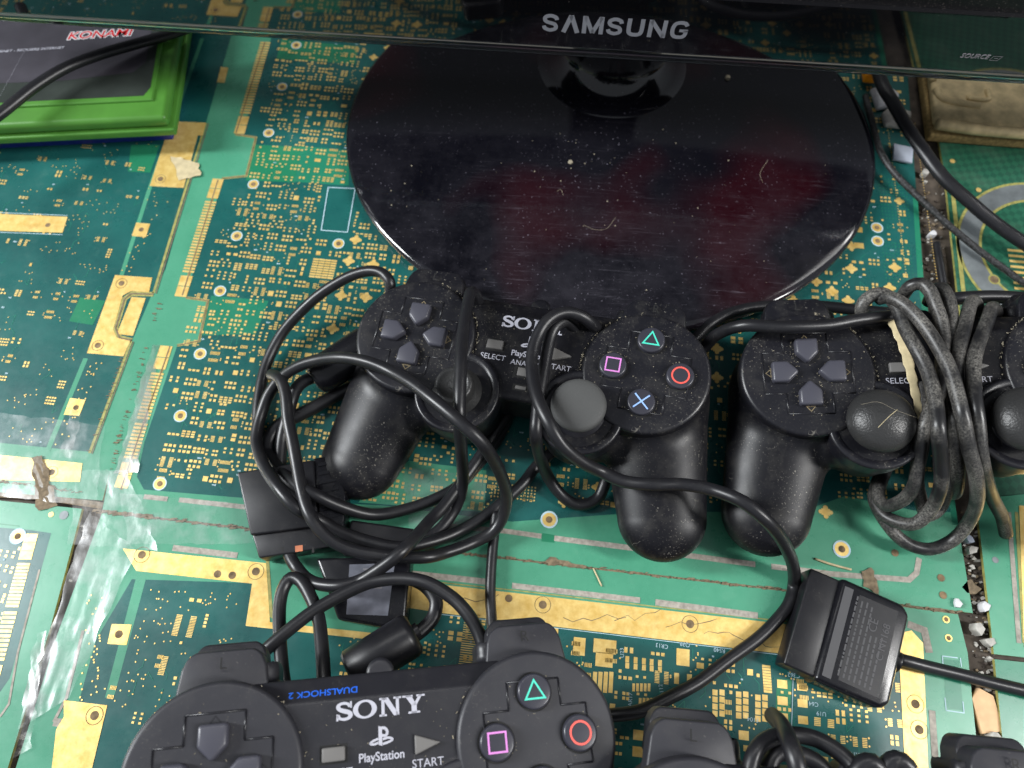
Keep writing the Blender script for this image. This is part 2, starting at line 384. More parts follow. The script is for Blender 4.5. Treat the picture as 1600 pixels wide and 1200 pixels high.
# ------------------------------------------------------------------ table and circuit boards
g = Geo(); g.prism([(-620, -420), (640, -420), (640, 900), (-620, 900)], -24, -3.2)
tag(g.build('table', 'table'), kind='structure')
UA = math.radians(-6.3); U = np.array([math.cos(UA), math.sin(UA)]); V = np.array([-U[1], U[0]])
BG = 'green circuit boards laid side by side over the table'
def inside(p, poly):
    x, y = p; r = False; n = len(poly)
    for i in range(n):
        x1, y1 = poly[i]; x2, y2 = poly[(i+1) % n]
        if (y1 > y) != (y2 > y) and x < (x2-x1)*(y-y1)/(y2-y1)+x1: r = not r
    return r
class Board:
    def __init__(s, label, px, top, maskname, seed, world=None, edge='fr4'):
        s.poly = [tuple(P2(x, y, top)) for x, y in px] if world is None else world
        s.z = top; s.t = thing('circuit_board', label, 'circuit board', (0, 0, 0), BG); s.rng = random.Random(seed)
        g = Geo(); g.prism(s.poly, top-1.6, top-0.06); g.build('laminate', edge, s.t)
        g = Geo(); g.poly(s.poly if sum(s.poly[i][0]*s.poly[(i+1) % len(s.poly)][1]-s.poly[(i+1) % len(s.poly)][0]*s.poly[i][1] for i in range(len(s.poly))) > 0 else s.poly[::-1], top)
        g.build('solder_mask', maskname, s.t)
        s.G = {k: Geo() for k in ('gold', 'silk', 'hole', 'slot', 'dark', 'mid', 'light', 'vivid', 'trace', 'fr4', 'tin', 'grime')}
        s.occ = set(); s.block = []
    ZL = {'dark': .03, 'mid': .06, 'light': .06, 'vivid': .09, 'fr4': .12, 'trace': .12, 'slot': .15, 'gold': .18, 'tin': .18, 'silk': .21, 'grime': .24, 'hole': .27}
    def zz(s, k, extra=0): return s.z + s.ZL[k] + extra
    def patch(s, k, px, extra=0, block=True):
        q = [tuple(P2(x, y, s.z)) for x, y in px]
        if sum(q[i][0]*q[(i+1) % len(q)][1]-q[(i+1) % len(q)][0]*q[i][1] for i in range(len(q))) < 0: q = q[::-1]
        s.G[k].poly(q, s.zz(k, extra))
        if block and k in ('gold', 'slot', 'tin', 'light'): s.block.append(q)
        return q
    def line(s, k, px, wd, extra=0, closed=False): s.G[k].ribbon([P2(x, y, s.z) for x, y in px], wd, s.zz(k, extra), closed)
    def pad(s, c, w, h, a=UA, k='gold', extra=0):
        s.G[k].rect(c, w, h, a, s.zz(k, extra))
    def via(s, px, py, ro=3.15, rg=2.65, rh=1.3, silk=True, spoke=False):
        c = P2(px, py, s.z)
        if silk: s.G['silk'].ring(c, rg, ro, s.zz('silk'), 28)
        s.G['gold'].disc(c, rg, s.zz('gold', .015), 28); s.G['hole'].disc(c, rh, s.zz('hole'), 18)
        s.mark(c, ro+.6, ro+.6)
    def mark(s, c, w, h):
        u0 = int(round(float(np.dot(c, U))/.5)); v0 = int(round(float(np.dot(c, V))/.5))
        for i in range(-int(w/.5)-1, int(w/.5)+2):
            for j in range(-int(h/.5)-1, int(h/.5)+2): s.occ.add((u0+i, v0+j))
    def free(s, c, w, h):
        u0 = int(round(float(np.dot(c, U))/.5)); v0 = int(round(float(np.dot(c, V))/.5))
        for i in range(-int(w/.5), int(w/.5)+1):
            for j in range(-int(h/.5), int(h/.5)+1):
                if (u0+i, v0+j) in s.occ: return False
        return not any(inside(c, b) for b in s.block)
    def small(s, c, w, h, rnd=False):
        if not s.free(c, w/2, h/2): return
        if rnd: s.G['gold'].disc(c, w/2, s.zz('gold'), 8)
        else: s.pad(c, w, h)
        s.mark(c, w/2, h/2)
    def fingers(s, p0, p1, length, n, frac=0.62, groups=None):
        """row of edge contacts from pixel p0 to p1; length across, in mm, to the right of the line"""
        a = P2(*p0, s.z); b = P2(*p1, s.z); d = (b-a)/np.linalg.norm(b-a); nrm = np.array([-d[1], d[0]]); L = np.linalg.norm(b-a)
        ang = math.atan2(d[1], d[0])
        spec = groups or [(0, 1, n)]
        for t0, t1, m in spec:
            for i in range(m):
                t = t0+(t1-t0)*(i+.5)/m; pitch = L*(t1-t0)/m; c = a+d*L*t+nrm*length/2
                s.G['gold'].rect(c, pitch*frac if m > 4 else pitch*.94, length, ang, s.zz('gold'))
        q = [tuple(a), tuple(b), tuple(b+nrm*length), tuple(a+nrm*length)]
        s.block.append(q)
    def flower(s, c, k=1.0):
        for w, h in ((6.0*k, 1.7*k), (2.2*k, 5.0*k), (4.0*k, 3.2*k)): s.pad(c, w, h, extra=.004*h)
        for sx in (-1, 1):
            s.G['gold'].disc(c+U*2.4*k*sx, 1.05*k, s.zz('gold', .006), 10); s.G['gold'].disc(c+V*2.1*k*sx, 1.15*k, s.zz('gold', .010), 10)
        s.mark(c, 3.4*k, 3*k)
    def clutter(s, px, cell=8.0, weights=None, sparse=0.0, silk=0.4, sc=1.0):
        q = [tuple(P2(x, y, s.z)) for x, y in px]; r = s.rng
        us = [np.dot(p, U) for p in q]; vs = [np.dot(p, V) for p in q]
        kinds = ['grid', 'pair', 'ic', 'dots', 'rows', 'big', 'quad', 'flower']; wt = weights or [5, 4, 3, 4, 4, 1, 3, .6]
        u = min(us)
        while u < max(us):
            v = min(vs)
            while v < max(vs):
                c = U*(u+r.uniform(-.18, .18)*cell)+V*(v+r.uniform(-.18, .18)*cell); v += cell
                if r.random() < sparse or not inside(c, q): continue
                k = r.choices(kinds, wt)[0]
                if k == 'grid':
                    n, m = r.choice([(2, 3), (3, 3), (4, 2), (3, 2), (2, 4)]); w, h = r.choice([(1.5, 1.1), (1.7, .8), (1.2, 1.2)])
                    for i in range(n):
                        for j in range(m): s.small(c+U*(i-(n-1)/2)*w*1.35*sc+V*(j-(m-1)/2)*h*1.5*sc, w*sc, h*sc)
                elif k == 'pair':
                    w, h = r.choice([(1.4, 2.2), (2.2, 1.6), (1.2, 1.6)])
                    for rep in range(r.choice([1, 2])):
                        for i in (-1, 1): s.small(c+U*i*w*.85*sc+V*(rep*h*1.35-.6)*sc, w*sc, h*sc)
                elif k == 'ic':
                    n = r.choice([5, 6, 8]); p = .62*sc; fl = r.random() < .4
                    for i in range(n):
                        for sd in (-1, 1):
                            if fl: cc, w, h = c+V*sd*1.9*sc+U*(i-(n-1)/2)*p, .38*sc, 1.7*sc
                            else: cc, w, h = c+U*sd*1.9*sc+V*(i-(n-1)/2)*p, 1.9*sc, .38*sc
                            if not any(inside(cc, b) for b in s.block): s.pad(cc, w, h)
                    s.mark(c, 2.6*sc, 2.4*sc)
                    for i in range(4): s.small(c+U*r.choice((-3.6, 3.6))*sc+V*r.uniform(-2, 2)*sc, .8*sc, .8*sc, True)
                elif k == 'dots':
                    for i in range(r.randint(4, 8)): s.small(c+U*r.uniform(-.45, .45)*cell+V*r.uniform(-.45, .45)*cell, .75*sc, .75*sc, True)
                elif k == 'rows':
                    n = r.randint(3, 5)
                    for j in range(r.choice([2, 3])):
                        for i in range(n): s.small(c+U*(i-(n-1)/2)*1.55*sc+V*(j-.5)*1.9*sc, 1.15*sc, .95*sc)
                elif k == 'big':
                    w, h = r.choice([(2.8, 3.0), (3.4, 2.2), (2.4, 2.4)]); s.small(c, w*sc, h*sc)
                elif k == 'quad':
                    for i in (-1, 0, 1):
                        for j in (-1, 1): s.small(c+U*i*2.1*sc+V*j*1.2*sc, r.choice((1.2, 1.5))*sc, 1.3*sc)
                elif k == 'flower' and s.free(c, 3*sc, 3*sc): s.flower(c, .8*sc)
                if r.random() < silk:
                    cc = c+U*r.uniform(-.4, .4)*cell+V*r.uniform(-.45, .45)*cell
                    if s.free(cc, 1.2, .5):
                        for i in range(r.randint(2, 4)): s.G['silk'].rect(cc+U*i*.5, .34, r.uniform(.6, .85), UA, s.zz('silk'))
                        s.mark(cc+U*.7, 1.2, .5)
                if r.random() < .35:
                    a = c+U*r.uniform(-3, 3); b = a+V*r.choice((-1, 1))*r.uniform(2, 7); d = b+(U*r.choice((-1, 1))+V*r.choice((-1, 1)))*r.uniform(1, 3)
                    if all(inside(t, q) and not any(inside(t, bl) for bl in s.block) for t in (a, b, d)): s.G['trace'].ribbon([a, b, d], .22, s.zz('trace', r.random()*.01))
            u += cell
    def finish(s):
        names = {'gold': ('gold_contacts', 'gold'), 'silk': ('silkscreen', 'silk'), 'hole': ('drill_holes', 'hole'), 'slot': ('routed_slots', 'slot'), 'dark': ('dark_mask_area', 'mask_dark'),
                 'mid': ('green_mask_area', 'mask_mid'), 'light': ('pale_mask_area', 'mask_light'), 'vivid': ('bright_mask_area', 'mask_vivid'), 'trace': ('copper_traces', 'trace'), 'fr4': ('laminate_border', 'fr4'),
                 'tin': ('tin_ring', 'tin'), 'grime': ('grime', 'grime')}
        for k, gg in s.G.items():
            if gg.f: gg.build(names[k][0], names[k][1], s.t)

SEAM = [(430, -40), (365, 190), (250, 470), (172, 735), (150, 790)]          # joint between the left and the middle board
# --- left board
A = Board('left circuit board under the green case, with a gold bar along its lower edge', [(-420, -150), (440, -90)] + SEAM[1:4] + [(160, 782), (-420, 735)], 0.0, 'mask_light', 3)
A.patch('dark', [(-420, -100), (395, -60), (322, 192), (259, 420), (238, 458), (206, 533), (140, 706), (-420, 650)])
for a, b in (((322, 192), (240, 458)), ((205, 533), (140, 708))): A.line('fr4', [a, b], 1.3); A.line("grime", [(a[0]+4, a[1]+1), (b[0]+4, b[1]+1)], .5)
A.line('light', [(316, 60), (232, 300), (190, 430)], 2.2, .01); A.line('light', [(134, 560), (74, 705)], 2.4, .01)
A.patch('vivid', [(125, 465), (165, 470), (145, 508), (108, 502)]); A.patch('vivid', [(205, 226), (250, 226), (235, 270), (200, 268)])
A.patch('gold', [(-420, 655), (0, 711), (129, 724), (125, 753), (0, 750), (-420, 700)])
A.patch('gold', [(180, 430), (238, 434), (233, 457), (205, 455), (192, 462), (177, 515), (183, 528), (204, 532), (193, 557), (136, 552)])
A.patch('gold', [(206, 464), (228, 466), (208, 525), (183, 522)], .01)
A.line('fr4', [(240, 460), (206, 459), (195, 467), (181, 513), (187, 528), (206, 532)], 2.6); A.line('grime', [(240, 460), (206, 459), (195, 467), (181, 513), (187, 528), (206, 532)], .8)
A.patch('gold', [(262, 205), (310, 210), (287, 294), (234, 291)])
A.patch('gold', [(276, 190), (322, 192), (317, 212), (268, 212)], .01)
A.patch('gold', [(-60, 332), (106, 339), (98, 364), (-60, 359)])
A.line('silk', [(-60, 330), (106, 337)], .3); A.line('silk', [(-60, 361), (98, 367)], .3)
A.patch('gold', [(213, 348), (235, 350), (228, 371), (206, 369)]); A.patch('gold', [(110, 622), (134, 625), (124, 650), (100, 648)])
A.patch('gold', [(345, 105), (357, 106), (351, 130), (339, 129)], .01)
for x, y in ((221, 359), (119, 637), (75, 352)): A.G['hole'].disc(P2(x, y), 1.3, A.zz('hole'), 16)
for x, y in ((190, 443), (153, 540), (251, 280), (81, 738)):
    c = P2(x, y); A.G['hole'].ring(c, 2.7, 2.9, A.zz('hole'), 24); A.G['hole'].disc(c, 1.5, A.zz('hole'), 18)
A.clutter([(-320, 200), (270, 215), (235, 300), (175, 440), (130, 560), (85, 690), (-320, 640)], 9.4, [2.2, 2, 3, 8, 1.2, .5, 1.2, 0], .30, .4, .82)
r = A.rng
for i in range(60):
    t = r.random(); x0, y0 = (236, 300) if t < .5 else (150, 545)
    k = r.random(); p = (258-62*k*1.0+r.uniform(-10, 8), 310+115*k) if t < .5 else (158-62*k+r.uniform(-14, 6), 560+135*k)
    A.small(P2(*p), .75, .75, True)
A.finish()
# --- middle board
B = Board('large central circuit board under the television stand and the upper controllers', [(440, -90)] + SEAM[1:4] + [(160, 797), (245, 808), (800, 872), (1228, 921), (1520, 958), (1497, 820), (1442, 436), (1431, 290), (1405, -60)], 0.0, 'mask_light', 5)
B.patch('dark', [(450, -90), (423, 63), (378, 212), (402, 215), (385, 274), (350, 279), (308, 400), (291, 465), (325, 470), (311, 532), (277, 540), (226, 690), (214, 745), (225, 765), (380, 778), (600, 790), (800, 815), (1010, 800), (1250, 800), (1320, 775), (1440, 800), (1490, 800), (1442, 436), (1431, 290), (1405, -60)])
B.patch('mid', [(330, 462), (420, 470), (400, 522), (316, 524)]); B.patch('vivid', [(398, 226), (470, 230), (460, 285), (384, 282)]); B.patch('mid', [(468, 228), (545, 235), (545, 290), (458, 284)], .005)
B.patch('vivid', [(440, 62), (560, 72), (555, 100), (432, 92)])
B.patch('light', [(640, 720), (760, 735), (757, 800), (560, 785), (600, 740)], .004, False)
B.patch('mid', [(1425, 290), (1433, 300), (1443, 436), (1497, 820), (1488, 820), (1434, 440)], .01)
for pts in ([(368, 210), (400, 215), (385, 275), (347, 279)], [(291, 465), (325, 470), (311, 533), (277, 540)]):
    B.line('fr4', pts, 1.5); B.line('grime', pts, .6)
B.line('fr4', [(414, 66), (369, 208)], 1.5); B.line('grime', [(414, 66), (369, 208)], .6); B.line('fr4', [(341, 281), (285, 462)], 1.5); B.line('grime', [(341, 281), (285, 462)], .6); B.line('fr4', [(266, 541), (189, 765)], 1.5); B.line('grime', [(266, 541), (189, 765)], .6)
GRP = [(0, .1, 2), (.12, .86, 26), (.88, 1, 2)]
B.fingers((382, 210), (424, 63), 6.2, 0, groups=[(0, .18, 2), (.2, .98, 28)])
B.fingers((291, 465), (350, 280), 6.2, 0, groups=[(0, .17, 2), (.19, .80, 25), (.82, 1, 2)])
B.fingers((199, 764), (270, 541), 6.2, 0, groups=[(0, .17, 2), (.19, .44, 10), (.46, .80, 14), (.82, 1, 2)])
for x, y in ((463, 71), (441, 136), (420, 208), (396, 288), (370, 369), (344, 455), (313, 553), (282, 650), (250, 756), (529, 381)): B.via(x, y)
for x, y in ((858, 812), (1315, 858)): B.via(x, y, 3.9, 3.1, 1.5)
for x, y in ((1370, 356), (1371, 377)): B.via(x, y, 3.3, 2.7, 1.3)
B.line('silk', [(513, 293), (555, 295), (543, 363), (502, 360)], .5, closed=True)
B.block.append([tuple(P2(*p)) for p in ((505, 285), (565, 290), (550, 370), (495, 366))])
for x, y in ((494, 405), (548, 402), (482, 440)): pass
c0 = P2(505, 420)
for i in range(4):
    for j in range(8): B.pad(c0+U*(i-1.5)*3.2+V*(j-3.5)*1.5, 3.0, 1.1)
B.mark(c0, 7, 7)
for x, y in ((545, 408), (583, 413), (533, 462), (572, 465), (520, 514), (556, 375), (1215, 435), (1270, 410), (1330, 420), (1275, 440), (1325, 470), (1190, 460), (1240, 470), (1330, 385), (1398, 418), (1120, 545), (1120, 590), (1130, 480), (1150, 590), (1290, 800), (1300, 455), (1345, 325), (1390, 450)): B.flower(P2(x, y), .95)
for x, y in ((1340, 359), (1342, 384)): B.pad(P2(x, y), 5, 3.4); B.mark(P2(x, y), 3, 2)
for y0 in (300, 400):
    for i in range(13):
        for j in range(9): B.G['vivid'].disc(P2(1388+(y0-300)*.06, y0-20)+U*(j-3)*1.1*1.6-V*i*2.2, .35, B.zz('vivid', .01), 6)
for i in range(60):
    for j in (0, 1):
        c = P2(1386, 190)-V*i*1.75+U*(j*15.5+i*.0); B.G['gold'].disc(c, .35, B.zz('gold'), 6)
B.clutter([(455, -60), (440, 70), (400, 225), (360, 330), (300, 500), (245, 700), (235, 760), (520, 780), (800, 805), (620, 400), (540, 300), (560, 90), (700, -60)], 6.6, [7, 3, 4, 1.5, 5, 1.2, 5, 0], .02, .55)
B.clutter([(560, -60), (1400, -40), (1420, 290), (1430, 440), (1480, 780), (1250, 790), (1000, 795), (800, 800), (640, 500), (560, 90)], 8.0, [3, 3, 2, 2, 2, 2, 2, 2.5], .12, .5)
for i in range(5):
    for j in range(14): B.G['gold'].disc(P2(770, 755)+U*j*1.5-V*i*1.5, .42, B.zz('gold'), 8)
# routed slots along the lower edge of the middle board
B.line('slot', [(225, 776), (262, 780)], 2.2); B.line('slot', [(280, 781), (380, 792), (520, 806)], 2.2)
B.line('slot', [(690, 821), (790, 830), (846, 838)], 2.2); B.line('slot', [(866, 841), (1000, 858), (1180, 882)], 2.4); B.line('slot', [(1205, 885), (1300, 897), (1420, 906), (1432, 895), (1436, 872)], 2.4)
B.G['vivid'].poly([tuple(P2(*p)) for p in ((846, 846), (866, 848), (867, 836), (848, 833))], B.zz('vivid'))
for x, y in ((1398, 864), (1470, 903), (1473, 930)): B.G['hole'].disc(P2(x, y), 1.6, B.zz('hole'), 14)
B.finish()
# --- lower board
Cb = Board('lower central circuit board with a wide gold border, under the bottom controllers', [(160, 800), (245, 811), (800, 875), (1228, 924), (1497, 960), (1512, 1020), (1550, 1400), (-60, 1400), (20, 1215), (90, 990)], 0.0, 'mask_light', 9)
Cb.patch('dark', [(206, 905), (395, 911), (386, 970), (640, 995), (700, 935), (900, 983), (1217, 1021), (1412, 1046), (1432, 1400), (60, 1400), (100, 1180), (150, 1000)])
Cb.patch('gold', [(192, 857), (416, 880), (422, 972), (640, 995), (640, 1006), (384, 978), (394, 912), (213, 892)], 0)
Cb.patch('gold', [(640, 908), (800, 926), (1234, 976), (1330, 990), (1330, 1036), (1217, 1021), (900, 983), (690, 958), (640, 950)], 0)
Cb.patch('gold', [(1402, 990), (1424, 985), (1442, 1005), (1458, 1400), (1424, 1400), (1406, 1050)], .004)
Cb.patch('gold', [(100, 1094), (168, 1102), (120, 1300), (70, 1300), (88, 1140), (100, 1120)], 0)
Cb.patch('gold', [(175, 975), (206, 976), (198, 1008), (168, 1006)], 0)
Cb.patch('light', [(212, 905), (228, 905), (178, 1090), (164, 1090)], 0, False)
Cb.line('fr4', [(418, 875), (424, 962), (446, 978), (640, 998)], 1.4)
Cb.line('slot', [(130, 985), (104, 1090), (84, 1128)], 1.2)
Cb.line('slot', [(84, 1128), (118, 1132), (125, 1145), (108, 1200), (90, 1290)], 3.0, .004)
Cb.line('slot', [(270, 856), (371, 868)], 2.6); Cb.line('slot', [(640, 896), (760, 909)], 2.6); Cb.line('slot', [(800, 915), (860, 922), (1000, 938)], 2.4); Cb.line('slot', [(1024, 941), (1184, 962)], 2.6)
Cb.line('slot', [(1418, 975), (1444, 985), (1452, 1020)], 3); Cb.line('slot', [(1456, 1110), (1464, 1230)], 2.6)
Cb.line('fr4', [(640, 905), (800, 922), (1234, 972)], .5, .004); Cb.line('silk', [(690, 960), (900, 985), (1217, 1023)], .25)
Cb.line('silk', [(1472, 1025), (1496, 1028)], .4); Cb.line('silk', [(1472, 1025), (1474, 1048)], .4); Cb.line('silk', [(1500, 1028), (1502, 1042)], .4); Cb.line('silk', [(1478, 1110), (1506, 1114), (1504, 1096)], .4); Cb.line('silk', [(1478, 1110), (1476, 1090)], .4)
Cb.patch('mid', [(1474, 1030), (1498, 1032), (1505, 1110), (1478, 1107)], .01)
for x, y in ((222, 867), (400, 893), (1078, 975), (848, 945), (1430, 1100), (1436, 1140), (148, 1118)):
    c = P2(x, y); Cb.G['hole'].ring(c, 3.3, 3.5, Cb.zz('hole'), 28); Cb.G['hole'].disc(c, 1.7, Cb.zz('hole'), 18)
for x, y in ((340, 897), (363, 899), (186, 991), (795, 935)): Cb.G['hole'].disc(P2(x, y), 1.6, Cb.zz('hole'), 14)
for x, y in ((1482, 997), (1478, 968)): Cb.via(x, y, 1.6, 1.5, .9, False)
rr = random.Random(4)
for (x0, y0) in ((700, 945), (880, 965), (1040, 980), (1100, 990), (960, 970), (1180, 1000)):   # cracks in the gold
    pts = [(x0, y0)]
    for i in range(7): pts.append((pts[-1][0]+rr.uniform(6, 18), pts[-1][1]+rr.uniform(-7, 9)))
    Cb.G['grime'].ribbon([P2(*p) for p in pts], [rr.uniform(.1, .35) for _ in pts], Cb.zz('grime'))
# printed pads traced where the photo shows them
def PP(x, y, w, h): Cb.pad(P2(x, y), w, h); Cb.mark(P2(x, y), w/2+.3, h/2+.3)
PP(945, 1010, 9.5, 5.5); PP(944, 1031, 7.2, 5.5); PP(905, 1010, 5, 7); PP(1067, 1027, 5.4, 6.6); PP(1094, 1040, 3, 2.2)
for i in range(4): PP(929+i*8.5, 1066, 1.7, 8)
for i in range(5): PP(1000+i*6, 1098, 1.1, 3.6); PP(990+i*6, 1074, 1.1, 3)
for x in (980, 993, 1006, 1018, 1031): PP(x, 1030+(x-980)*.12, 1.6, 2.4); PP(x, 1040+(x-980)*.12, 1.6, 2.2)
for x, y in ((1057, 1060), (1077, 1062)): PP(x, y, 2.0, 4.2)
for i in range(10): PP(1197+i*.3, 1041+i*4.4, 3.4, .9)
for y in (1069, 1095, 1121): PP(1222+(y-1069)*.02, y, 4.1, 3.2)
for y in (1073, 1099, 1125): PP(1253+(y-1073)*.03, y, 4.0, 3.0)
PP(1001, 1149, 6, 3.7); PP(1000, 1175, 6, 3.7); PP(1162, 1149, 4, 3.4)
for x in (1184, 1195):
    for y in (1090, 1101, 1112, 1123): PP(x, y, 2.2, 2.2)
for x in (1154, 1165):
    for y in (1085, 1096, 1107, 1118): PP(x, y, 2.2, 2.2)
for x in (1117, 1128):
    for y in (1082, 1093, 1104, 1115): PP(x, y, 2.1, 2.2)
for i in range(5):
    PP(1277, 1122+i*2.8, 2.6, .5); PP(1298, 1125+i*2.8, 2.6, .5)
Cb.G['vivid'].poly([tuple(P2(*p)) for p in ((1210, 1140), (1233, 1140), (1237, 1062), (1214, 1060))], Cb.zz('vivid'))
Cb.line('silk', [(1236, 1160), (1239, 1060)], .25)
for s_, x, y, an in (('U23', 972, 1020, 90), ('CR13', 1034, 1009, 170), ('Q39', 1070, 1007, 170), ('R540', 1124, 1016, 172), ('AR17', 985, 1093, 84), ('112', 1033, 1076, 96), ('C64', 1271, 1100, 172), ('U19', 1283, 1115, 172), ('C63', 1254, 1141, 172), ('AR11', 1338, 1179, 172), ('F104', 1176, 1124, 172), ('C362', 1240, 1055, 172)):
    put_text(Cb.G['silk'], s_, 2.3, P2(x, y), Cb.zz('silk'), math.radians(an))
# two fine pitch chips on the left part
for (x, y, n) in ((288, 978, 14), (255, 1040, 12)):
    c = P2(x, y)
    for i in range(n):
        for sd in ((-1, 1) if n == 14 else (0,)): Cb.pad(c+U*sd*3.1+V*(i-(n-1)/2)*.62, 2.6, .36)
    Cb.mark(c, 5, 5)
Cb.clutter([(225, 915), (385, 925), (378, 985), (330, 1100), (140, 1190), (165, 1110), (195, 1000)], 8, [1.5, 1, 1.2, 9, 1, .3, 1.5, 0], .08, .3, .9)
Cb.clutter([(520, 1000), (720, 965), (900, 990), (1400, 1050), (1420, 1220), (1100, 1250), (520, 1250)], 7.2, [4, 3, 3, 3, 3, 2, 4, 0], .08, .45)
for i in range(40): Cb.small(P2(150+rr.uniform(-14, 14)-0.32*i, 930+i*4.2), .8, .8, True)
for i in range(26): Cb.pad(P2(735, 960)+U*1.0-V*i*.9, 6.5, .34); 
Cb.finish()
# --- lower left board
D = Board('circuit board in the bottom left corner with a comb of gold contacts', [(-420, 740), (128, 795), (80, 976), (12, 1200), (-60, 1400), (-420, 1400)], 0.3, 'mask_light', 13)
D.patch('dark', [(-420, 790), (46, 828), (80, 833), (60, 905), (15, 1060), (-20, 1110), (-420, 1110)])
D.fingers((-5, 1075), (60, 834), 5.6, 0, groups=[(0, .14, 2), (.16, .48, 11), (.5, .8, 13), (.82, 1, 3)])
D.line('slot', [(62, 890), (28, 1020), (14, 1100), (0, 1120)], .9)
D.via(28, 838, 3.6, 3.0, 1.4); D.line('vivid', [(-60, 812), (30, 822)], .5)
D.clutter([(-300, 830), (40, 850), (30, 920), (-20, 1060), (-300, 1060)], 6.5, [6, 4, 3, 1, 4, 1, 3, 0], .05, .3)
D.G['tin'].disc(P2(100, 805, .3), 2.0, D.zz('tin'), 14); D.G['gold'].disc(P2(80, 804, .3), 1.2, D.zz('gold'), 12)
D.finish()
# --- right boards
E = Board('diamond-hatched circuit board at the right edge with a big dull metal ring', [(1452, 130), (1477, 277), (1496, 455), (1522, 640), (1548, 800), (1900, 800), (1800, 100)], 0.0, 'hatch', 21)
c = P2(1640, 400)
E.G['fr4'].ring(c, 46, 47.5, E.zz('fr4'), 90); E.G['tin'].ring(c, 36, 46, E.zz('tin'), 90); E.G['fr4'].ring(c, 34.5, 36, E.zz('fr4'), 90)
E.line('fr4', [(1486, 277), (1505, 455), (1530, 640)], 2.2); E.G['hole'].disc(P2(1553, 437), 2.2, E.zz('hole'), 20); E.G['fr4'].ring(P2(1553, 437), 2.2, 3.0, E.zz('fr4', .1), 20)
for i in range(9): E.pad(P2(1586+i*1.6, 392+i*8.5), 8, 1.5, extra=.02)
for x, y in ((1488, 252), (1529, 297)): E.G['gold'].disc(P2(x, y), 1.5, E.zz('gold'), 14)
E.finish()
F = Board('narrow strip of green circuit board at the lower right edge with gold along its side', [(1525, 780), (1545, 950), (1553, 1022), (1900, 1060), (1900, 740)], 0.9, 'mask_light', 23)
F.patch('gold', [(1592, 790), (1800, 800), (1800, 1040), (1600, 1012)]); F.line('slot', [(1576, 800), (1592, 1005)], 2); F.line('fr4', [(1588, 800), (1600, 1005)], 1.4)
F.G['tin'].disc(P2(1555, 875, .9), 1.4, F.zz('tin'), 12); F.finish()
Gb = Board('plain green circuit board piece in the bottom right corner beside the debris gap', [(1554, 1030), (1566, 1153), (1580, 1400), (1900, 1400), (1900, 1066)], 0.7, 'mask_mid', 25)
Gb.line('mid', [(1560, 1060), (1600, 1070)], 1); Gb.finish()

# ------------------------------------------------------------------ television
TVA = math.radians(-4.74); tD = np.array([math.cos(TVA), math.sin(TVA), 0]); tN = np.array([math.sin(TVA), -math.cos(TVA), 0])   # along the face, out of the face
tO = P(800, 84, 70); tO = tO*1.0
LEAN = math.radians(0)
def TVP(px, py):
    d = ray(px, py); t = ((tO-_c) @ tN)/(d @ tN); q = _c+d*t; return (q-tO) @ tD, q[2]
tv = thing('television', 'glossy black flat television on an oval stand across the top of the photo', 'television', (tO[0], tO[1], 0))
tv.rotation_euler = (0, 0, TVA)
cxl = TVP(958, 40)[0]
zb = 70.0
za = (TVP(0, 22)[1]+TVP(1600, 112)[1])/2
zs = (TVP(1340, 13)[1]+TVP(1600, 28)[1])/2
L0, L1 = cxl-335, cxl+335
def slab(name, x0, x1, y0, y1, z0, z1, bev, mat, parent, seg=2): return box(name, [(x0, y0), (x1, y0), (x1, y1), (x0, y1)], z0, z1, bev, mat, parent, seg)
slab('acrylic_edge', L0, L1, 0.2, 9, zb, za-.02, .9, 'acrylic', tv)
g = Geo(); g.prism([(L0, 0), (L1, 0), (L1, 26), (L0, 26)], za, zs)
g.prism([(L0, 0), (L0+26, 0), (L0+26, 26), (L0, 26)], zs, 440); g.prism([(L1-26, 0), (L1, 0), (L1, 26), (L1-26, 26)], zs, 440); g.prism([(L0, 0), (L1, 0), (L1, 26), (L0, 26)], 440, 462)
g.build('bezel', 'bezel', tv)
slab('inner_frame_strip', L0+1, L1-1, 9.6, 25, zb+1, za-.2, .5, 'bezel_back', tv)
g = Geo(); g.prism([(L0+26, 2.5), (L1-26, 2.5), (L1-26, 24), (L0+26, 24)], zs, 440); g.build('screen', 'screen', tv)
slab('back_housing', L0+40, L1-40, 26, 75, 84, 430, 8, 'bezel_back', tv)
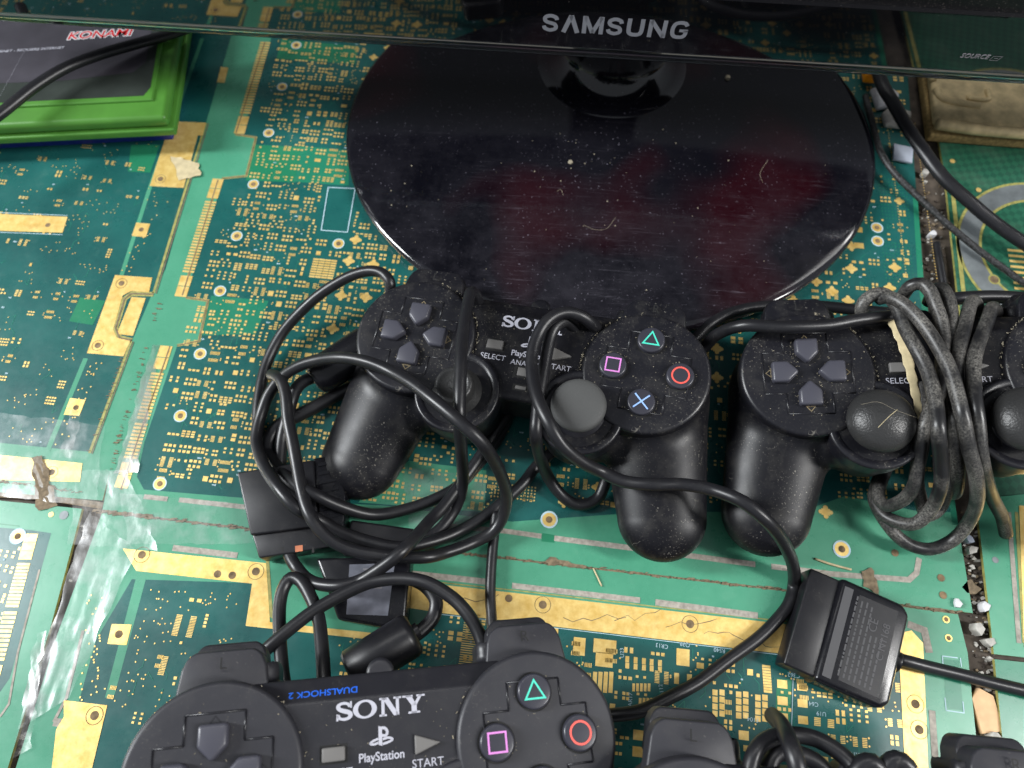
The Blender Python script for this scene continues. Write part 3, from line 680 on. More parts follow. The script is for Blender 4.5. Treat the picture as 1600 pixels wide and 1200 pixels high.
# lettering on the bezel, standing upright on the face
def face_text(name, s, size, x, z, mat, off=0.0, sx=1.0, shear=0.0, tilt=0.0, custom=None):
    gg = Geo()
    if custom: v, f = custom
    else: v, f = text_mesh(s, size, .12, off, sx=sx, shear=shear)
    ca, sa = math.cos(tilt), math.sin(tilt)
    gg.add([(x+a*ca-b*sa, -0.13-q, z+a*sa+b*ca) for a, b, q in v], f); return gg.build(name, mat, tv)
def samsung():
    gg = Geo(); h = 1.0
    x = 0.0
    def S(x0, w=.86):
        pts = [(.95, .72), (.86, .9), (.5, 1), (.16, .9), (.1, .72), (.22, .58), (.5, .5), (.8, .42), (.9, .26), (.84, .1), (.5, 0), (.14, .1), (.05, .28)]
        p = spline([(x0+a*w*.82+.08, .09+b*.82, 0) for a, b in pts], .05); gg.ribbon(p, [.2]*len(p), .001)
    def bars(x0, segs, wd):
        for s_ in segs: gg.ribbon([(x0+a, b) for a, b in s_], wd, .001)
    S(0); bars(1.0, [[(.1, 0), (.45, .98)], [(.45, .98), (.8, 0)]], .23)
    bars(2.02, [[(.11, 0), (.11, 1)], [(.95, 0), (.95, 1)], [(.14, .97), (.53, .06)], [(.92, .97), (.53, .06)]], .21)
    S(3.2); u = spline([(.11, 1, 0), (.11, .35, 0), (.2, .14, 0), (.43, .09, 0), (.66, .14, 0), (.75, .35, 0), (.75, 1, 0)], .06); gg.ribbon([(4.22+p[0], p[1]) for p in u], .21, .001)
    bars(5.28, [[(.11, 0), (.11, 1)], [(.8, 0), (.8, 1)], [(.11, .95), (.8, .05)]], .21)
    c = spline([(.8, .74, 0), (.7, .88, 0), (.45, .92, 0), (.2, .82, 0), (.12, .5, 0), (.2, .18, 0), (.45, .09, 0), (.7, .14, 0), (.78, .3, 0), (.78, .5, 0)], .06); gg.ribbon([(6.36+p[0], p[1]) for p in c], .2, .001); gg.ribbon([(6.82, .47), (7.24, .47)], .16, .001)
    return gg
sg = samsung(); lx0, lz0 = TVP(846, 48); lx1, lz1 = TVP(1072, 61); lt = TVP(850, 21)[1]
hz = (lt-lz0); kx = (lx1-lx0)/7.26
gg = Geo()
gg.add([(lx0+a*kx, -.13-.0, (lz0+(lz1-lz0)*a/7.26)+b*hz) for a, b, q in sg.v], sg.f); gg.build('maker_lettering', 'logo', tv)
sx_, sz_ = TVP(1523, 88); face_text('source_lettering', 'SOURCE', 3.2, sx_, sz_, 'print_dim', shear=.2)
ix, iz = TVP(1556, 91); gg = Geo(); gg.ribbon([(ix-2.2, iz-1.1), (ix+1.2, iz-1.1), (ix+2.2, iz+1.1), (ix-1.6, iz+1.1)], .25, 0, True)
gg.ribbon([(ix-.7, iz), (ix+.9, iz)], .3, 0); gg.v = [(a, -.14, b) for a, b, c_ in gg.v]; gg.build('source_mark', 'print_dim', tv)
# recessed buttons/sensor window in the bezel
# stand: oval plate, flared foot, neck
def tvl(p):  # world mm -> tv local
    d = np.array([p[0]-tO[0], p[1]-tO[1]]); return d @ tD[:2], d @ np.array([-tD[1], tD[0]])
scx, scy = tvl((54, 285))
RA, RB = 147.0, 127.0; vs = []; fs = []; n = 128
prof = [(.0, 11.0), (.3, 10.6), (.6, 9.4), (.85, 8.0), (.96, 7.2), (.985, 6.8), (.997, 5.8), (1.0, 4.4), (.995, 3.0), (.97, 2.0), (0.5, 2.0)]
for i in range(n):
    a = 2*math.pi*i/n
    for r_, z in prof: vs.append((scx+RA*r_*math.cos(a), scy+RB*r_*math.sin(a), z))
m = len(prof)
for i in range(n):
    for k in range(m-1): fs.append((i*m+k, ((i+1) % n)*m+k, ((i+1) % n)*m+k+1, i*m+k+1))
me = mesh_from('stand_base', vs, fs); obj('stand_base', me, 'stand', tv)
lathe('neck_foot', [(44, 8.6), (42, 11.0), (37, 12.6), (31, 15), (27, 20), (25, 27), (24, 34)], 'stand', tv, 64, scx, scy+47)
lathe('neck', [(24, 33), (23, 60), (23, 120)], 'stand', tv, 48, scx, scy+47)
gg = Geo(); rr = random.Random(8)
for i in range(55):
    a = rr.uniform(math.pi, 2*math.pi); q = rr.uniform(.15, .93); z = np.interp(q, [p[0] for p in prof[:7]], [p[1] for p in prof[:7]])
    x, y = scx+RA*q*math.cos(a), scy+RB*q*math.sin(a); s_ = rr.choice((.15, .2, .25, .4)); gg.prism([(x-s_, y-s_*.5), (x+s_, y-s_*.7), (x+s_*.7, y+s_*.6), (x-s_*.5, y+s_*.8)], z-.1, z+s_*.6)
for px_, py_ in ((1137, 122), (891, 255)):
    p = P(px_, py_, 9.8); x, y = tvl(p); vs_, fs_ = lathe_geo([(0.01, 11.5), (1.1, 11.2), (1.5, 10.2), (1.3, 9.0)], 10, x, y); gg.add(vs_, fs_)
for px_ in ([(912, 352), (930, 359), (948, 357), (962, 340)], [(1192, 285), (1188, 270), (1200, 250)], [(870, 300), (876, 297), (880, 306)]):
    q = spline([np.array([*tvl(P(x, y, 9.6)), 10.2-1.2*0]) for x, y in px_], 1.0)
    q = [np.array([a, b, np.interp(math.hypot((a-scx)/RA, (b-scy)/RB), [p[0] for p in prof[:7]], [p[1] for p in prof[:7]])+.03]) for a, b, c_ in q]; v, f = tube_geo(q, .06, 6); gg.add(v, f)
tag(gg.build('dust', 'dust', tv), kind='stuff')

# ------------------------------------------------------------------ game controllers (built once, then copied)
def surface_nets(f, lo, hi, h):
    """mesh of f = 0 on a grid (numpy surface nets), vertices pulled onto the surface"""
    xs = [np.arange(lo[i], hi[i]+h, h) for i in range(3)]; X, Y, Z = np.meshgrid(*xs, indexing='ij'); S = f(X, Y, Z); nx, ny, nz = S.shape
    acc = np.zeros((nx-1, ny-1, nz-1, 3)); cnt = np.zeros((nx-1, ny-1, nz-1))
    cor = [(i, j, k) for i in (0, 1) for j in (0, 1) for k in (0, 1)]
    sl = lambda c: S[c[0]:nx-1+c[0], c[1]:ny-1+c[1], c[2]:nz-1+c[2]]
    for a in cor:
        for d in range(3):
            if a[d]: continue
            b = list(a); b[d] = 1; A_, B_ = sl(a), sl(b); mm = (A_ < 0) != (B_ < 0)
            t = np.where(mm, A_/np.where(mm, A_-B_, 1), 0)
            for e in range(3): acc[..., e] += np.where(mm, a[e]+(t if e == d else 0), 0)
            cnt += mm
    act = cnt > 0; idx = -np.ones(act.shape, int); idx[act] = np.arange(act.sum())
    ii = np.argwhere(act); v = (ii+acc[act]/cnt[act][:, None])*h+np.array([x[0] for x in xs]); quads = []
    for d in range(3):
        e, g_ = (d+1) % 3, (d+2) % 3
        s0 = [slice(1, -1)]*3; s0[d] = slice(0, -1); s1 = list(s0); s1[d] = slice(1, None); 
        A_, B_ = S[tuple(s0)] < 0, S[tuple(s1)] < 0; ch = np.argwhere(A_ != B_)
        off = np.ones(3, int); off[d] = 0; ch2 = ch+off
        sgn = A_[tuple(ch.T)]
        def cell(de, dg):
            q = ch2.copy(); q[:, e] -= de; q[:, g_] -= dg; return idx[tuple(q.T)]
        q = np.stack([cell(1, 1), cell(0, 1), cell(0, 0), cell(1, 0)], 1); q[~sgn] = q[~sgn][:, ::-1]; quads.append(q)
    quads = np.concatenate(quads); e_ = .05
    for _ in range(2):
        val = f(v[:, 0], v[:, 1], v[:, 2]); G_ = np.stack([f(*(v+np.eye(3)[i]*e_).T)-val for i in range(3)], 1)/e_
        v = v-G_*(val/np.maximum(.3, (G_**2).sum(1)))[:, None].clip(-h, h)
    return v, quads
def smin(a, b, k):
    h = np.clip(.5+.5*(b-a)/k, 0, 1); return b*(1-h)+a*h-k*h*(1-h)
def shell_sdf(x, y, z):
    ax_ = np.abs(x)
    def rbox(cx, cy, cz, hx, hy, hz, r):
        qx, qy, qz = np.abs(ax_-cx)-hx+r, np.abs(y-cy)-hy+r, np.abs(z-cz)-hz+r
        return np.sqrt(np.maximum(qx, 0)**2+np.maximum(qy, 0)**2+np.maximum(qz, 0)**2)+np.minimum(np.maximum(qx, np.maximum(qy, qz)), 0)-r
    def cyl(cx, cy, R, z0, z1, r, taper=0.0):
        d = np.sqrt((ax_-cx)**2+(y-cy)**2); qx = d-R+r+taper*(z1-z); qz = np.abs(z-(z0+z1)/2)-(z1-z0)/2+r
        return np.sqrt(np.maximum(qx, 0)**2+np.maximum(qz, 0)**2)+np.minimum(np.maximum(qx, qz), 0)-r
    def cone(a, b, ra, rb, sq=1.0):
        a = np.array(a); b = np.array(b); d = b-a; px_, py_, pz_ = ax_-a[0], y-a[1], (z-a[2])/sq
        t = np.clip((px_*d[0]+py_*d[1]+pz_*d[2])/(d @ d), 0, 1)
        return np.sqrt((px_-t*d[0])**2+(py_-t*d[1])**2+(pz_-t*d[2])**2)-(ra+(rb-ra)*t)
    body = rbox(0, 2.0, -12.5, 42, 23.5, 12.5, 2.0)
    body = np.maximum(body, (y-17.8)*.56+z*.83)
    body = smin(body, rbox(49.0, 25, -17, 15.0, 9, 9, 4), 2.0)
    disc = cyl(51, 0, 26, -25, 0.4, 5)
    pod = cyl(26.5, -22, 18.3, -24, .8, 1.6, .05)
    grip = cone((56.5, -7, -18.0), (67.5, -54.5, -24), 23.8, 18.6, .64)
    grip = np.maximum(grip, z-0.2)
    d = smin(body, disc, 2.0); d = smin(d, pod, 1.6); return smin(d, grip, 8.0)
sv, sf = surface_nets(shell_sdf, (-90, -80, -44), (90, 32, 6), 1.15)
SHELL = mesh_from('shell', sv, sf)
def sony():
    gg = Geo()
    # S
    p = spline([(1.5, 1.7, 0), (1.3, 2.05, 0), (.85, 2.2, 0), (.4, 2.05, 0), (.28, 1.7, 0), (.5, 1.4, 0), (.9, 1.2, 0), (1.35, 1.0, 0), (1.55, .68, 0), (1.4, .32, 0), (.95, .17, 0), (.45, .32, 0), (.25, .75, 0)], .07)
    gg.ribbon(p, [.34+.22*math.exp(-((i/len(p)-.5)/.2)**2) for i in range(len(p))], 0); gg.ribbon([(1.6, 1.55), (1.6, 2.38)], .2, 0); gg.ribbon([(.2, .0), (.2, .85)], .2, 0)
    # O
    c = (3.05, 1.19); vs_ = []; fs_ = []; n_ = 36
    for i in range(n_):
        a = 2*math.pi*i/n_; vs_ += [(c[0]+1.25*math.cos(a), c[1]+1.19*math.sin(a), 0), (c[0]+.72*math.cos(a), c[1]+.92*math.sin(a), 0)]
    for i in range(n_): j = (i+1) % n_; fs_.append((2*i, 2*j, 2*j+1, 2*i+1))
    gg.add(vs_, fs_)
    # N
    x = 4.55
    for pts in ([(x+.22, 0), (x+.55, 0), (x+.55, 2.38), (x+.22, 2.38)], [(x+1.75, 0), (x+2.08, 0), (x+2.08, 2.38), (x+1.75, 2.38)], [(x, 2.38), (x, 2.12), (x+.8, 2.12), (x+.8, 2.38)], [(x, 0), (x+.78, 0), (x+.78, .26), (x, .26)], [(x+1.5, 2.38), (x+1.5, 2.12), (x+2.32, 2.12), (x+2.32, 2.38)], [(x+.3, 2.38), (x+.92, 2.38), (x+2.08, 0), (x+1.52, 0)]): gg.poly(pts, 0)
    # Y
    x = 7.0
    for pts in ([(x+.95, 0), (x+1.5, 0), (x+1.5, 1.1), (x+.95, 1.1)], [(x+.6, 0), (x+1.85, 0), (x+1.85, .26), (x+.6, .26)], [(x+.25, 2.38), (x+.9, 2.38), (x+1.5, 1.05), (x+.95, 1.05)], [(x+1.8, 2.38), (x+2.15, 2.38), (x+1.5, 1.05), (x+1.15, 1.1)], [(x, 2.38), (x, 2.12), (x+1.1, 2.12), (x+1.1, 2.38)], [(x+1.5, 2.38), (x+1.5, 2.12), (x+2.4, 2.12), (x+2.4, 2.38)]): gg.poly(pts, 0)
    return gg
def rpoly(pts, r=1.0):
    return pts
PENT = [(-4.5, 5.2), (4.5, 5.2), (4.5, -1.2), (0, -5.6), (-4.5, -1.2)]
def rotp(pts, k):
    for _ in range(k): pts = [(-y, x) for x, y in pts]
    return pts
def zoff(gg, dz): gg.v = [(a, b, c_+dz) for a, b, c_ in gg.v]; return gg
_cache = {}
def cached(key, fn):
    if key not in _cache: _cache[key] = fn()
    return _cache[key]
def part(name, key, fn, mat, parent, loc=(0, 0, 0)):
    """one mesh per kind, shared between the controllers; material on the object so wear can differ"""
    me = cached(key, fn); o = bpy.data.objects.new(name, me); C.objects.link(o); o.parent = parent; o.location = tuple(c*MM for c in loc)
    if not me.materials: me.materials.append(M[mat])
    o.material_slots[0].link = 'OBJECT'; o.material_slots[0].material = M[mat]; return o
def gm(fn, smooth=False): 
    gg = fn(); return mesh_from('part', gg.v, gg.f, smooth)
def lm(prof, n=48): 
    me = mesh_from('part', *lathe_geo(prof, n)); me.set_sharp_from_angle(angle=math.radians(50)); return me
def bumper_mesh(lower):
    # outline seen from above, sloping down and away from the face
    def outline(hb, ht, y0, y1, r):
        pts = [(hb, y0), (ht+.4, y1-r)]+[(ht-r+r*math.cos(math.radians(a)), y1-r+r*math.sin(math.radians(a))) for a in (15, 35, 55, 75)]
        return [(-x, y) for x, y in pts]+[(x, y) for x, y in pts[::-1]]
    if lower: o = outline(13.0, 11.6, 26, 40.4, 4.5); z0, z1 = -25, -12
    else: o = outline(15.6, 13.0, 17, 37.2, 5.5); z0, z1 = -15, -3.0
    bm = bevel_prism(o, z0, z1, 1.5, 4)
    for v in bm.verts:
        t = max(0, v.co.y-24)/18; v.co.z -= (1.0*t+2.6*t*t)*(1 if v.co.z > (z0+z1)/2 else .2); v.co.z -= .010*v.co.x**2*(v.co.z > (z0+z1)/2)
    return bm_mesh(bm, 'part')
def cross_geo():
    gg = Geo(); a, b = 9.0, 17.6; pts = [(-a, b), (a, b), (a, a), (b, a), (b, -a), (a, -a), (a, -b), (-a, -b), (-a, -a), (-b, -a), (-b, a), (-a, a)]
    for p0, p1 in zip(pts, pts[1:]+pts[:1]):
        v, f = tube_geo([np.array((p0[0], p0[1], 0)), np.array((p1[0], p1[1], 0))], .42, 6); gg.add(v, f)
    return gg
def flakes(seed, n, seam):
    rr = random.Random(seed); gg = Geo()
    def flake(x, y, z, s_):
        a = rr.uniform(0, 6.28); l = s_*rr.uniform(.6, 2.2); w_ = s_*rr.uniform(.4, .8)
        q = [(x+l*math.cos(a)*u-w_*math.sin(a)*v_, y+l*math.sin(a)*u+w_*math.cos(a)*v_) for u, v_ in ((-1, -.6), (.8, -1), (1, .7), (-.7, 1))]
        gg.prism(q, z-.1, z+s_*.35)
    for i in range(n):
        k = rr.random(); a = rr.uniform(0, 6.28)
        if k < .16:
            sd = rr.choice((-1, 1)); q = 25*math.sqrt(rr.random()); flake(sd*51+q*math.cos(a), q*math.sin(a), 2.2, rr.uniform(.08, .2))
        elif k < .16+.30*seam:
            sd = rr.choice((-1, 1)); q = 27.3+rr.uniform(-.1, .9); a = rr.uniform(math.pi*.55, math.pi*1.25) if sd > 0 else rr.uniform(-math.pi*.25, math.pi*.45)
            flake(sd*51+q*math.cos(a), q*math.sin(a), .35, rr.uniform(.12, .3))
        elif k < .54: flake(rr.uniform(-23, 23), rr.uniform(-17, 17), .05, rr.uniform(.07, .16))
        elif k < .68:
            sd = rr.choice((-1, 1)); bx_, by_ = rr.choice(((51, 14), (51, -14), (37, 0), (65, 0))); q = 6.5+rr.uniform(0, .5); flake(bx_+q*math.cos(a), by_+q*math.sin(a), 2.25, rr.uniform(.1, .2))
        elif k < .82:      # round the direction buttons
            bx_, by_ = rr.choice(((0, 9.3), (0, -9.3), (-9.3, 0), (9.3, 0))); flake(-51+bx_+rr.choice((-1, 1))*rr.uniform(4.7, 6.2), by_+rr.uniform(-5, 5), 2.25, rr.uniform(.09, .2))
        elif k < .92:      # along the cross outlines
            sd = rr.choice((-1, 1)); e_ = rr.choice((9.0, 17.6)); u_ = rr.uniform(-9, 9); x_, y_ = rr.choice(((u_, e_), (u_, -e_), (e_, u_), (-e_, u_))); flake(sd*51+x_, y_+rr.uniform(-.6, .6), 2.25, rr.uniform(.08, .2))
        else:
            sd = rr.choice((-1, 1)); q = 14.3+rr.uniform(0, .6); flake(sd*26.5+q*math.cos(a), -22+q*math.sin(a), .55, rr.uniform(.1, .22))
    return gg
def controller(label, loc, rot, clean=False, left_stick='cap', shiny=False, seed=1, sony_text=True, dust_n=420):
    t = thing('game_controller', label, 'game controller', loc, 'black game controllers on the boards', tuple(math.radians(a) for a in rot))
    sh, pl = ('shell_clean', 'plate_clean_sheen') if clean else ('shell', 'plate')
    o = bpy.data.objects.new('shell', SHELL); C.objects.link(o); o.parent = t
    if not SHELL.materials: SHELL.materials.append(M[sh])
    o.material_slots[0].link = 'OBJECT'; o.material_slots[0].material = M[sh]
    for sd in (-1, 1):
        fp = part('face_plate', 'plate', lambda: lm([(27.0, -6), (27.0, -.6), (27.0, .4)]+arc(25.2, .4, 1.8, 0, 90, 6)[1:]+[(20, 2.2), (0.01, 2.2)], 72), pl, t, (51*sd, 0, 0))
        part('cross_outline', 'cross', lambda: gm(cross_geo, True), 'ridge', fp, (0, 0, 2.1))
        part('stick_collar', 'collar', lambda: lm([(18.6, -8), (18.6, .6)]+arc(17.4, .6, 1.2, 0, 90, 5)[1:]+[(15.6, 1.6), (14.6, .6), (13.6, -1.5), (13.0, -6), (0.01, -8)], 64), pl, t, (26.5*sd, -22, 0))
        mt = 'stick_shiny' if shiny else 'stick'
        if sd < 0 and left_stick == 'bare':
            st = part('thumbstick', 'bare', lambda: lm([(5, -7), (12.6, -4), (12.8, -2.4), (10.8, 1.0), (8.6, 3.2), (8.0, 4.0), (8.2, 8.4), (7.9, 9.4), (7.2, 9.9), (6.0, 9.8), (5.6, 9.3), (2.2, 9.2), (1.9, 9.7), (0.01, 9.8)], 48), 'stick_shiny', t, (26.5*sd, -22, 0))
        else:
            st = part('thumbstick', 'capd', lambda: lm([(8, 2.5), (11, 3.8), (12.6, 5.4), (12.9, 6.8), (12.2, 9), (10.4, 11.2), (7.4, 13.0), (4, 14.0), (0.01, 14.4)], 48), mt, t, (26.5*sd, -22, 0)) if shiny else part('thumbstick', 'cap', lambda: lm([(6.5, 3), (8.6, 5.6), (10.4, 7.8), (11.2, 9.2), (11.3, 10.2), (10.9, 11.2), (9.8, 11.9), (7.5, 12.3), (4, 12.6), (0.01, 12.7)], 48), mt, t, (26.5*sd, -22, 0))
            part('stick_dome', 'dome', lambda: lm([(13.2, -5.5), (12.4, -2), (10.4, 1.6), (7.6, 4.4), (6.8, 6.5)], 40), 'shell_clean', st)
        # shoulder buttons
        b1 = part('shoulder_button', 'bump1', lambda: bumper_mesh(False), 'plate_clean_sheen' if clean else pl, t, (51*sd, 0, 0))
        part('shoulder_letter', 'LR%d' % sd, lambda: gm(lambda: (lambda gg: (put_text(gg, 'L' if sd < 0 else 'R', 5.4, (0, 32.5), 0), gg)[1])(Geo())), 'engrave', b1, (0, 0, -4.0 if sd < 0 else -4.0))
        part('trigger', 'bump2', lambda: bumper_mesh(True), sh, t, (51*sd, 0, 0))
    for k, (dx, dy) in enumerate(((0, 1), (-1, 0), (0, -1), (1, 0))):
        part('direction_button', 'pent%d' % k, lambda: bm_mesh(bevel_prism(rotp(PENT, k), 1.0, 5.4, 1.1, 3), 'part'), 'button', t, (-51+dx*9.3, dy*9.3, 0))
        def arrow(k=k):
            gg = Geo(); gg.ribbon(rotp([(-1.7, 14.6), (1.7, 14.6), (0, 16.6)], k), .3, 0, True); return gg
        part('arrow_mark', 'arrow%d' % k, lambda: gm(arrow), 'tan_dust' if not clean else 'ridge', t, (-51, 0, 2.24))
    syms = (('teal', (0, 14)), ('pink', (-14, 0)), ('red', (14, 0)), ('sky', (0, -14)))
    for nm, (dx, dy) in syms:
        b = part('action_button', 'abtn', lambda: lm([(5.7, 1.6), (5.7, 3.9)]+arc(4.9, 3.9, .8, 0, 90, 5)[1:]+[(3, 4.78), (0.01, 4.8)], 40), 'abutton', t, (51+dx, dy, 0))
        def sym(nm=nm):
            gg = Geo()
            if nm == 'teal': gg.ribbon([(-3.3, -2.2), (3.3, -2.2), (0, 3.5)], .62, 0, True)
            elif nm == 'pink': gg.ribbon([(-2.9, -2.9), (2.9, -2.9), (2.9, 2.9), (-2.9, 2.9)], .62, 0, True)
            elif nm == 'red': gg.ring((0, 0), 3.1, 3.8, 0, 32)
            else:
                gg.ribbon([(-3, -3), (3, 3)], .62, 0); gg.ribbon([(-3, 3), (3, -3)], .62, .004)
            return gg
        part('button_symbol', 'sym'+nm, lambda: gm(sym), nm, b, (0, 0, 4.86))
        part('button_rim', 'rim', lambda: gm(lambda: (lambda gg: (gg.ring((0, 0), 5.7, 6.35, 0, 32), gg)[1])(Geo())), 'engrave', t, (51+dx, dy, 2.23))
    # centre panel
    part('select_button', 'sel', lambda: bm_mesh(bevel_prism([(-3.6, -2.1), (3.6, -2.1), (3.6, 2.1), (-3.6, 2.1)], -1, 1.5, .5), 'part'), 'greybtn', t, (-15, 2, 0))
    part('start_button', 'sta', lambda: bm_mesh(bevel_prism([(-3.9, -3), (4.6, 0), (-3.9, 3)], -1, 1.5, .5), 'part'), 'greybtn', t, (14.5, 2, 0))
    for nm, key, w_, h_, c_ in (('button_recess', 'rec1', 8.6, 5.6, (-15, 2)), ('button_recess', 'rec2', 9, 5.4, (0, -8.5)), ('button_recess', 'rec3', 7, 3.0, (0, -15.5))):
        part(nm, key, lambda: gm(lambda: (lambda gg: (gg.rect((0, 0), w_, h_, 0, 0), gg)[1])(Geo())), 'engrave', t, (c_[0], c_[1], .05))
    part('analog_button', 'ana', lambda: bm_mesh(bevel_prism([(-3, -1.9), (3.6, -1.9), (3.6, 1.9), (-3, 1.9)], -1, 1.1, .4), 'part'), 'greybtn', t, (.3, -8.5, 0))
    part('indicator_lamp', 'led', lambda: bm_mesh(bevel_prism([(-2.4, -.8), (2.4, -.8), (2.4, .8), (-2.4, .8)], -1, .5, .3), 'part'), 'greybtn', t, (.2, -15.5, 0))
    def texts():
        gg = Geo(); put_text(gg, 'SELECT', 3.5, (-14.8, -3.6), 0); put_text(gg, 'START', 3.5, (14.6, -3.6), 0); put_text(gg, 'ANALOG', 3.5, (0, -3.9 if False else -4.2), 0, sx=.9) if False else None
        return gg
    part('button_lettering', 'txt', lambda: gm(texts), 'print', t, (0, 0, .1))
    def ana():
        gg = Geo(); put_text(gg, 'ANALOG', 3.3, (0.2, -4.2), 0); return gg
    if sony_text:
        if not clean: part('analog_lettering', 'anat', lambda: gm(ana), 'print', t, (0, -.2, .1))
        def son():
            gg = sony(); k_ = 29/9.4; gg.v = [((a-4.7)*k_, (b-1.2)*2.35, 0) for a, b, c_ in gg.v]; return gg
        part('maker_lettering', 'sony', lambda: gm(son), 'print', t, (0, 14.2, .1))
        def ps():
            gg = Geo(); put_text(gg, 'PlayStation', 3.6, (0, 0), 0, offset=.06, sx=.92)
            # emblem: upright letter over a flat swoosh
            gg.poly([(-.9, 3.4), (.25, 3.0), (.25, 8.6), (-.9, 8.9)], 0)
            p = spline([(.2, 8.3, 0), (1.3, 8.0, 0), (1.9, 7.0, 0), (1.5, 6.0, 0), (.2, 6.0, 0)], .2); gg.ribbon(p, .85, .002)
            p = spline([(-1.0, 5.2, 0), (-2.8, 4.6, 0), (-3.5, 4.0, 0), (-2.4, 3.7, 0), (-1.0, 4.0, 0)], .2); gg.ribbon(p, .7, .002)
            p = spline([(.4, 4.9, 0), (2.2, 5.2, 0), (3.5, 4.7, 0), (2.8, 4.1, 0), (.4, 3.5, 0)], .2); gg.ribbon(p, .7, .002)
            return gg
        part('console_emblem', 'ps', lambda: gm(ps), 'print', t, (0, -.2, .1))
    if clean:
        def ds():
            gg = Geo(); put_text(gg, 'DUALSHOCK 2', 3.3, (0, 0), 0, math.pi, offset=.05)
            gg.v = [(a, 20.6+b*.83, -1.89-b*.56+.08) for a, b, c_ in gg.v]; return gg
        part('edge_lettering', 'ds', lambda: gm(ds), 'blueprint', t, (-18.5, 0, 0))
    part('cable_boot', 'boot', lambda: lm([(3.6, -12), (3.8, -2)]+arc(3.2, -2, 1.6, 0, 90, 4)[1:]+[(0.01, -.4)], 20), sh, t, (0, 25.5, -5))
    gg = flakes(seed, dust_n, 0.3 if clean else 1.0); tag(gg.build('dust', 'dust', t), kind='stuff')
    return t
controller('controller in the middle with looped cable over it and a grey right thumbstick', (6.8, 132.0, 37.5), (4.0, -5.0, -12.5), left_stick='bare', seed=1)
controller('controller at the right with its own dusty cable wrapped tightly round its middle', (173.5, 117.4, 52.0), (5.4, -8.7, -2.6), shiny=True, seed=2, sony_text=False, dust_n=520)
controller('large nearest controller at the bottom left with SONY print unobstructed', (-41.8, -20.8, 59.7), (-1.9, 9.35, 5.45), clean=True, seed=3, dust_n=160)
r4 = math.radians(-4.8); p4 = P(1083, 1150, 61.5)-np.array([-51*math.cos(r4)-32.5*math.sin(r4), -51*math.sin(r4)+32.5*math.cos(r4), 0])
controller('controller cut off by the bottom edge, only its shoulder buttons showing', (p4[0], p4[1], 65.5), (0, 0, -4.8), clean=True, seed=4, dust_n=200)

# ------------------------------------------------------------------ cables traced from the photograph (pixel, pixel, height in mm)
def cab(label, px, r=2.65, mat='cable', flat=1.0, group='loose black controller cables'):
    return tag(cable('cable', px, r, mat, None, flat), label, 'cable', group)
cab('outer loop of black cable curling over at the top left of the middle controller', [(620, 475, 24), (610, 456, 27), (609, 440, 30), (595, 426, 30), (572, 424, 28), (540, 435, 24), (500, 460, 18), (465, 492, 12), (440, 522, 8), (420, 560, 5), (409, 597, 4), (403, 640, 3.5), (404, 670, 3.5), (414, 700, 4), (438, 735, 10), (462, 757, 19), (485, 769, 22), (532, 791, 16), (585, 804, 8), (641, 794, 5), (688, 776, 5), (719, 757, 5), (744, 729, 5), (775, 690, 5), (800, 640, 5)])
cab('black cable coiled in big loops over the middle controller', [(424, 585, 14), (437, 592, 20), (446, 615, 22), (450, 655, 22), (457, 690, 22), (463, 722, 22), (472, 769, 23), (485, 807, 24), (507, 835, 22), (535, 854, 20), (579, 866, 19), (657, 871, 19), (697, 863, 13), (741, 847, 8), (772, 829, 9), (788, 800, 14), (791, 769, 24), (777, 729, 40), (752, 691, 55), (719, 660, 59), (680, 627, 57), (645, 600, 52), (610, 580, 46), (572, 565, 43), (535, 559, 39), (500, 562, 32), (467, 572, 25), (440, 590, 18), (421, 615, 13), (410, 642, 10), (402, 670, 9), (401, 695, 10), (413, 729, 15), (438, 766, 22), (463, 794, 22), (500, 813, 15), (535, 832, 12), (579, 847, 12), (626, 855, 12), (672, 847, 9), (719, 829, 4), (766, 800, 4), (813, 760, 4), (838, 729, 4), (870, 700, 4)])
cab('black cable hanging straight down over the middle controller\'s bare left thumbstick', [(750, 520, 18), (750, 490, 26), (745, 465, 36), (736, 457, 41), (730, 480, 44), (723, 525, 48), (720, 575, 51), (718, 625, 51), (718, 660, 47), (721, 707, 30), (723, 754, 13), (713, 791, 5), (688, 826, 4), (660, 842, 4), (620, 850, 4)])
cab('black cable curving from the loops down to the flat plug at the left', [(450, 862, 8), (456, 876, 8), (466, 890, 9), (479, 904, 13), (500, 913, 17), (532, 915, 20), (563, 907, 20), (594, 888, 24), (626, 863, 26), (650, 838, 21), (672, 813, 14), (691, 794, 11), (715, 762, 9), (744, 722, 8), (775, 675, 8), (800, 640, 8)])
cab('black cable ending beside the barrel connector at the middle controller\'s left grip', [(496, 588, 12), (478, 594, 12), (464, 606, 11), (456, 625, 9), (448, 655, 7), (440, 690, 5), (436, 740, 4)], 2.9)
cab('short dark cable tucked under the middle controller\'s left grip', [(560, 600, 4), (522, 619, 4), (490, 637, 4), (464, 650, 4), (438, 664, 4), (422, 684, 4), (418, 705, 4), (428, 745, 4)], 3.2)
cab('long black cable sweeping from the middle controller past the right plug', [(940, 520, 34), (925, 507, 44), (912, 496, 48), (892, 489, 50), (872, 491, 51), (852, 505, 51), (838, 530, 50), (831, 560, 50), (833, 595, 52), (843, 630, 55), (860, 665, 56), (880, 697, 52), (910, 722, 45), (940, 737, 39), (975, 752, 39), (1019, 757, 42), (1066, 757, 42), (1112, 765, 44), (1159, 783, 49), (1197, 813, 47), (1222, 844, 36), (1238, 879, 18), (1241, 910, 4), (1234, 941, 3.5), (1216, 966, 3.5), (1185, 997, 3.5), (1137, 1032, 4), (1090, 1067, 5), (1042, 1092, 7), (1004, 1110, 9), (963, 1117, 12), (900, 1120, 14)])
